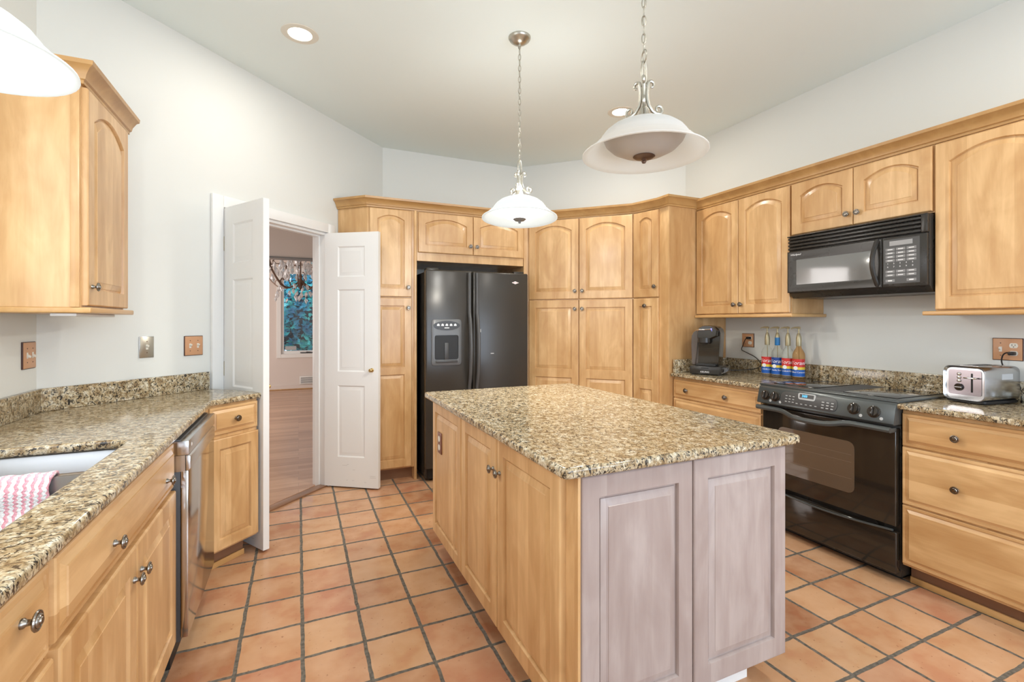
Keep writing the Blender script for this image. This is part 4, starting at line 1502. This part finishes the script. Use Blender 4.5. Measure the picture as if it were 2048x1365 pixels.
r_ = plate('sink', 2.748, 1.176, .110, .118, 'plate_wood', 'wooden two-gang switch plate on the wall left of the sink corner', 'switch plate')
for x in (-.023, .023): toggle(r_, x, -1); screws(r_, x, (-.030, .030, ))
r_ = plate('door', -.751, 1.186, .074, .116, 'nickel', 'brushed steel single switch plate above the granite backsplash', 'switch plate', edge='steel')
toggle(r_, 0, 1); screws(r_, 0, (-.030, .030))
r_ = plate('door', -.568, 1.182, .112, .116, 'plate_wood', 'wooden double switch plate beside the door casing', 'switch plate')
for x, u_ in ((-.023, 1), (.023, 1)): toggle(r_, x, u_); screws(r_, x, (-.030, .030))
r1 = plate('range', 2.746, 1.173, .112, .112, 'plate_wood', 'wooden outlet plate between coffee maker and syrup bottles', 'outlet plate', nm='outlet_plate')
screws(r1, -.023, (-.03, .03)); socket(r1, .023, .020); socket(r1, .023, -.020)
r2 = plate('range', 1.190, 1.180, .118, .116, 'plate_wood', 'wooden plate with a switch and a double outlet above the toaster', 'outlet plate', nm='outlet_plate')
toggle(r2, -.026, 1); screws(r2, -.026, (-.032, .032)); socket(r2, .024, .020); socket(r2, .024, -.020)


def plug(parent, y, z):
    mb = MB(); mb.box(-.012, .012, -.034, -.0112, -.009, .009, .004); return mb


# ------------------------------------------------------------------ coffee maker
ka = math.atan2(-.194, .115)
km = empty('coffee_maker', (2.775, 2.735, .9155), ka, 'black pod coffee maker on a black drawer base, left end of the range counter', 'coffee maker')
km.location = (2.782, 2.810, .9155)
km.scale = (1.0, .84, 1.0)
mb = MB(); mb.box(0, .226, 0, .26, .004, .066, .005); kb = mb.build('drawer_base', M['black_satin'], km)
for x, y in ((.02, .02), (.206, .02), (.02, .24), (.206, .24)):
    mb = MB(); mb.lathe([(.010, 0), (.010, .005), (0, .005)], 10, Matrix.Translation((x, y, 0))); mb.build('foot', M['black_matt'], kb)
mb = MB(); mb.box(.008, .218, -.008, .0, .008, .058, .003); dr = mb.build('pod_drawer', M['black_satin'], kb)
text('KEURIG', .017, M['print_white'], dr, (.113, -.0085, .024), sx=1.1)
mb = MB(); mb.box(.085, .142, -.009, -.006, .050, .058, .002); mb.build('pull_notch', M['black_matt'], dr)
mb = MB(); mb.tube([(.232 + .002 * math.sin(i), .02 + i * .018, .02) for i in range(12)], .003, 6)
for i in range(5):
    mb.tube([(.226, .03 + i * .04, .02), (.244, .03 + i * .04, .022), (.248, .035 + i * .04, .05), (.228, .04 + i * .04, .052)], .0022, 5)
mb.build('wire_side', M['steel'], kb)
# body
mb = MB()
body = [(.03, .066), (.20, .066), (.203, .12), (.210, .26), (.214, .32), (.205, .350), (.180, .372), (.145, .380), (.10, .380), (.075, .368), (.060, .345), (.052, .30), (.045, .18)]
mb.loops([[(x, .055, z) for x, z in body], [(x, .045, z) for x, z in body], [(x, .23, z) for x, z in body], [(.12 + (x - .12) * .94, .25, .07 + (z - .07) * .97) for x, z in body]], cap0=True, cap1=True)
mb.build('housing', M['black_gloss'], km, smooth=40)
mb = MB()
hd = [(.058, .275), (.150, .275), (.200, .300), (.206, .345), (.178, .372), (.14, .381), (.095, .378), (.068, .362), (.056, .33)]
mb.loops([[(x, .046, z) for x, z in hd], [(x, .0, z) for x, z in hd], [(.125 + (x - .125) * .9, -.014, .33 + (z - .33) * .88) for x, z in hd]], cap1=True)
hd_ = mb.build('brew_head', M['black_gloss'], km, smooth=40)
mb = MB(); mb.lathe([(.045, .285), (.044, .25), (.030, .238), (.0, .236)], 24, Matrix.Translation((.105, .005, 0))); mb.build('pod_holder', M['black_satin'], hd_)
mb = MB(); mb.tube([(.045, .0, .338), (.058, -.016, .343), (.10, -.024, .347), (.145, -.020, .350), (.160, -.012, .352)], .0085, 8, flat=.6); lv = mb.build('handle', M['chrome'], hd_)
text('KEURIG', .012, M['print_white'], lv, (.095, -.0335, .348))
mb = MB()
for i, x in enumerate((.165, .178, .191)): mb.sphere((x, -.0115 + i * .001, .340 - .002 * i), .0032)
mb.sphere((.160, -.013, .352), .006); mb.build('status_light', M['led_blue'], hd_)
mb = MB()
tk = [(.008, .075), (.050, .072), (.056, .20), (.058, .32), (.045, .338), (.020, .330), (.004, .30), (.0, .24), (.004, .12)]
mb.loops([[(x, .055, z) for x, z in tk], [(x, .235, z) for x, z in tk]], cap0=True, cap1=True)
mb.build('water_tank', M['smoke_plastic'], km, smooth=40)
mb = MB(); mb.box(.045, .19, -.004, .06, .0665, .085, .004); mb.build('drip_tray', M['black_matt'], km)
# its cord runs along the backsplash and up to the outlet: world points -> local
Ri = Matrix.Diagonal((1, 1 / .84, 1, 1)) @ Matrix.Rotation(-ka, 4, 'Z') @ Matrix.Translation(-km.location)
cw = [(3.06, 2.77, .945), (3.18, 2.70, .940), (3.27, 2.62, .955), (3.315, 2.60, .985), (3.322, 2.62, 1.01), (3.325, 2.67, 1.045), (3.325, 2.745, 1.075), (3.325, 2.79, 1.095), (3.322, 2.775, 1.13), (3.315, 2.755, 1.165), (3.312, 2.735, 1.190), (3.316, 2.724, 1.193)]


def smooth_path(P, n=6):
    P = [Vector(p) for p in P]
    out = []
    for i in range(len(P) - 1):
        a = P[max(i - 1, 0)]; b = P[i]; c_ = P[i + 1]; d_ = P[min(i + 2, len(P) - 1)]
        for k_ in range(n):
            t = k_ / n
            out.append(.5 * ((2 * b) + (c_ - a) * t + (2 * a - 5 * b + 4 * c_ - d_) * t * t + (3 * b - a - 3 * c_ + d_) * t ** 3))
    out.append(P[-1])
    return out


mb = MB(); mb.tube([Ri @ p for p in smooth_path(cw)], .0032, 6); cd = mb.build('power_cord', M['cord'], km)
mb = MB(); mb.box(-.017, .017, -.012, .012, -.010, .010, .004)
mb.build('plug', M['cord'], cd, tuple(Ri @ Vector((3.3225, 2.723, 1.193))), (0, 0, -ka))

# ------------------------------------------------------------------ syrup bottles
BP = [(0, 0), (.034, 0), (.0385, .004), (.039, .012), (.039, .168), (.037, .186), (.028, .206), (.0185, .222), (.0155, .236), (.015, .262), (.0, .262)]


def bottle(label, x, y, rz, body, top, pump, name_):
    r_ = empty('syrup_bottle', (x, y, .9155), rz, label, 'bottle', 'syrup bottles by the range')
    s = MB(); s.lathe(BP, 28); s.build('glass_bottle', M[body], r_, smooth=50)
    for nm_, z0, z1, mat in (('label', .092, .148, top), ('yellow_band', .074, .092, 'label_yellow'), ('flavour_band', .026, .074, 'label_blue')):
        s = MB()
        A = [rad(-78 + i * 156 / 20) for i in range(21)]
        R = lambda rr, z: [(rr * math.sin(a), -rr * math.cos(a), z) for a in A]
        s.loops([R(.0392, z0), R(.0396, z0), R(.0396, z1), R(.0392, z1)], closed=False)
        lb = s.build(nm_, M[mat], r_, smooth=50)
        if nm_ == 'label': text('Torani', .036, M['print_white'], lb, (0, 0, .120), shear=.25, bend=.0399, ext=.0006)
        if nm_ == 'flavour_band':
            text(name_, .0155, M['print_white'], lb, (0, 0, .056), bend=.0399)
            s = MB(); s.loops([R(.0397, z0 - .0025), R(.0397, z0 + .0005)], closed=False); s.build('gold_line', M['pump_gold'], lb)
    s = MB()
    A = [2 * PI * i / 20 for i in range(20)]
    s.loops([[(rr * math.cos(a) * 1.0, -.0398 - yy, .085 + rr * math.sin(a)) for a in A] for rr, yy in ((.014, -.0020), (.014, .0004))], cap1=True)
    s.build('round_emblem', M['print_white'], r_, (0, 0, 0), (0, 0, rad(-22)))
    if body == 'clear_syrup':
        s = MB(); s.lathe([(0, .0042), (.0335, .0042), (.0372, .008), (.0375, .024), (0, .024)], 24); s.build('syrup', M['brown_syrup'], r_, smooth=50)
    s = MB()
    s.lathe([(.017, .236), (.0178, .240), (.0175, .290), (.0168, .293), (0, .293)], 18); s.build('collar', M[pump], r_)
    s = MB()
    s.lathe([(.0165, .293), (.016, .300), (.0105, .322), (.008, .326), (.0055, .328), (.0048, .362), (0, .362)], 16)
    s.tube([(.012, 0, .363), (0, 0, .366), (-.022, 0, .367), (-.040, 0, .363), (-.046, 0, .356)], [.0065, .0085, .006, .0045, .004], 8)
    s.tube([(0, 0, .24), (0.002, 0, .12), (.006, 0, .02)], .003, 6)
    s.build('pump', M['pump_gold'], r_)


# turned so that labels face the island
bottle('syrup bottle with vanilla label and gold collar, beside the outlet plate', 3.205, 2.463, rad(-62), 'clear_syrup', 'label_red', 'pump_gold', 'VANILLA')
bottle('syrup bottle with navy label and blue pump collar', 3.203, 2.379, rad(-62), 'clear_syrup', 'label_navy', 'pump_blue', 'Vanilla Bean')
bottle('clear syrup bottle with red label between the blue-collared one and the amber one', 3.201, 2.296, rad(-62), 'clear_syrup', 'label_red', 'pump_gold', 'CARAMEL')
bottle('amber syrup bottle with red label, closest to the range', 3.198, 2.213, rad(-62), 'amber_syrup', 'label_red', 'pump_gold', 'Salted Caramel')

# ------------------------------------------------------------------ toaster
ts = empty('toaster', (3.045, 1.330, .9155), rad(-98), 'brushed steel two-slice toaster on the granite beside the range', 'toaster')
TW, TD, TH = .178, .265, .185
mb = MB()
sec = lambda i, zt: rrect(i, TW - i, .016 + i * .3, zt, .030, 6)
L = []
for y, i, zt in ((.012, .010, TH - .010), (.0, .002, TH - .004), (.006, 0, TH), (TD - .012, 0, TH), (TD, .006, TH - .006)):
    L.append([(x, y, z) for x, z in sec(i, zt)])
mb.loops(L, cap0=True, cap1=True)
mb.build('shell', M['toaster_shell'], ts, smooth=40)
mb = MB(); mb.prism(rrect(.006, TW - .006, .008, TD - .006, .02), .004, .018, .002); mb.build('plinth', M['black_matt'], ts)
mb = MB()
fp = rrect(.020, TW - .020, .040, TH - .020, .012)
mb.loops([[(x, .013, z) for x, z in fp], [(x, .0095, z) for x, z in fp]], cap1=True)
fp_ = mb.build('front_plate', M['toaster_front'], ts)
mb = MB(); mb.box(.116, .123, .0085, .0100, .056, .150, .002); mb.build('lever_slot', M['black_matt'], fp_)
mb = MB(); mb.box(.094, .148, -.012, .002, .124, .132, .003); mb.box(.115, .124, -.004, .012, .125, .131); mb.build('lever', M['chrome'], fp_)
for z in (.110, .127, .144):
    mb = MB(); mb.lathe([(0, 0), (.0075, 0), (.008, .004), (.005, .007), (0, .008)], 16, Matrix.Translation((.066, .0095, z)) @ rot); mb.build('button', M['chrome'], fp_)
mb = MB(); mb.lathe([(0, 0), (.0185, 0), (.0185, .006), (.016, .010), (0, .010)], 24, Matrix.Translation((.066, .0095, .078)) @ rot); dl = mb.build('browning_dial', M['black_gloss'], fp_)
mb = MB(); mb.box(.052, .082, -.003, .0, .076, .080, .001, 1); mb.build('dial_grip', M['steel'], dl)
mb = MB(); mb.box(.048, TW - .048, .04, .235, TH - .002, TH + .0015, .001, 1); tp = mb.build('top_plate', M['chrome'], ts)
mb = MB()
for x in (.058, .096): mb.box(x, x + .026, .052, .222, TH + .001, TH + .002)
mb.build('bread_slot', M['black_matt'], tp, smooth=0)
mb = MB(); mb.box(TW - .001, TW + .001, .12, .20, .122, .150, .0008, 1); mb.build('side_badge', M['legend_grey'], ts)
Ri = Matrix.Rotation(rad(98), 4, 'Z') @ Matrix.Translation(-ts.location)
cw = [(3.318, 1.18, .935), (3.322, 1.150, .955), (3.322, 1.135, .99), (3.322, 1.16, 1.03), (3.33, 1.19, 1.07), (3.325, 1.205, 1.11), (3.318, 1.200, 1.145), (3.312, 1.185, 1.162), (3.314, 1.168, 1.162)]
mb = MB(); mb.tube([Ri @ Vector(p) for p in smooth_path(cw)], .0032, 6); cd = mb.build('power_cord', M['cord'], ts)
mb = MB(); mb.box(-.018, .018, -.011, .011, -.009, .009, .004)
mb.build('plug', M['cord'], cd, tuple(Ri @ Vector((3.3225, 1.166, 1.160))), (0, 0, rad(98)))

# clear dish at the edge of the picture
mb = MB()
mb.loops([[(x, y, z) for x, y in rrect(-.055 + i, .055 - i, -.045 + i, .045 - i, .012)] for i, z in ((.008, 0), (.0, .012), (0, .05), (.004, .05), (.004, .014), (.012, .006))], cap0=True, cap1=True)
gd = mb.build('glass_dish', M['clear_glass'], None, (3.235, 1.055, .9158), (0, 0, .3))
tag(gd, 'small clear dish on the granite behind the toaster', 'dish')

# ------------------------------------------------------------------ dining room: chandelier, wall register, shrubs outside
ch = empty('chandelier', (.03, 8.3, -.03), 0, 'bronze chandelier hung with crystals, seen through the doorway', 'chandelier')
mb = MB(); mb.lathe([(0, 2.689), (.07, 2.689), (.06, 2.66), (.012, 2.64), (.010, 2.12), (.030, 2.08), (.018, 2.05), (.045, 2.00), (.050, 1.97), (.030, 1.93), (.012, 1.90), (.020, 1.88), (0, 1.86)], 20); mb.build('stem', M['bronze'], ch)
CRY = MB().lathe([(0, .028), (.011, .010), (.013, -.004), (0, -.030)], 6).mesh('crystal', M['crystal'], 0)
for i in range(10):
    a = 2 * PI * i / 10 + .2
    R0 = .62 if i % 2 == 0 else .44
    pts = []
    for k_ in range(15):
        t = k_ / 14
        r = .04 + (R0 - .04) * t
        z = 1.99 - .13 * math.sin(PI * min(1, t * 1.05)) + .20 * t ** 2.2
        pts.append((r * math.cos(a), r * math.sin(a), z))
    mb = MB(); mb.tube(pts, .009, 6)
    tip = pts[-1]
    mb.lathe([(0, tip[2]), (.04, tip[2] + .01), (.045, tip[2] + .02), (.014, tip[2] + .022), (.012, tip[2] + .10), (0, tip[2] + .11)], 12, Matrix.Translation((tip[0], tip[1], 0)))
    # small return curl
    mb.tube([(pts[8][0] + .05 * math.cos(a) * math.cos(q_) * .8, pts[8][1] + .05 * math.sin(a) * math.cos(q_) * .8, pts[8][2] + .05 + .05 * math.sin(q_)) for q_ in [j * .5 - 1.5 for j in range(9)]], .006, 6)
    am = mb.build('arm', M['bronze'], ch)
for i in range(99):
    a = random.uniform(0, 2 * PI)
    if i < 66:
        r = random.uniform(.15, .66); z = random.uniform(2.06, 2.30)
    else:
        r = random.uniform(.03, .55); z = random.uniform(1.66, 1.90) + r * .08
    o = inst('crystal', CRY, ch, (r * math.cos(a), r * math.sin(a), z), (random.uniform(-.3, .3), random.uniform(-.3, .3), a))
    s_ = random.uniform(1.5, 2.9) if i < 66 else random.uniform(1.3, 2.2)
    o.scale = (s_, s_, s_)
mb = MB()
for k_ in range(2):
    R0 = .40 + .2 * k_
    mb.tube([(R0 * math.cos(t), R0 * math.sin(t), 2.31 + .02 * math.sin(t * 9)) for t in [2 * PI * i / 60 for i in range(60)]], .006, 5, closed=True)
mb.build('hoop', M['bronze'], ch)

rg_ = empty('wall_register', (.02, DY - .018, .104), 0, 'low white vent register on the dining room wall under the window', 'vent')
mb = MB(); mb.box(0, .42, -.03, 0, 0, .15, .004); mb.build('frame', M['plastic_white'], rg_)
mb = MB()
for i in range(6): mb.box(.02, .40, -.033, -.029, .02 + i * .02, .030 + i * .02)
mb.build('grille', M['mid_grey'], rg_, smooth=0)

# ground and shrubs beyond the dining window
mb = MB(); mb.box(-6, 8, DY + .2, 18, -.3, -.2); struct(mb.build('ground', M['dark_ground'], smooth=0))


def shrub(x, y, zc, r, n, label):
    mb = MB()
    bm = mb.bm
    for i in range(n):
        d = Vector((random.gauss(0, 1), random.gauss(0, 1), random.gauss(0, 1))).normalized()
        p = Vector((d.x * r, d.y * r * .7, d.z * r * 1.1)) * random.uniform(.62, 1.0)
        u = Vector((random.gauss(0, 1), random.gauss(0, 1), random.gauss(0, .6))).normalized()
        v = u.cross(d).normalized() if u.cross(d).length > .01 else Vector((0, 0, 1))
        s_ = random.uniform(.05, .11)
        a = [bm.verts.new(p + u * s_), bm.verts.new(p + v * s_ * .45 + d * .01), bm.verts.new(p - u * s_), bm.verts.new(p - v * s_ * .45 + d * .01)]
        bm.faces.new(a)
    r_ = empty('shrub', (x, y, -.2), 0, label, 'shrub', 'shrubs outside the dining window')
    mb.build('foliage', M['leaf'], r_, (0, 0, zc + .2), smooth=0)
    t = MB(); t.tube([(0, 0, 0), (.05, 0, .5), (-.03, .02, zc + .1)], [.06, .05, .03], 8); t.build('trunk', M['bronze'], r_)
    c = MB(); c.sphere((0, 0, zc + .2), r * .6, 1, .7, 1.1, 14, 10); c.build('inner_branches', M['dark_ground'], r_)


shrub(.15, 12.3, 1.35, 1.15, 3000, 'leafy shrub with a teal cast painted in, close outside the dining window')
shrub(.7, 15.4, 2.3, 1.6, 2600, 'tall dark leafy shrub further back behind the dining window')
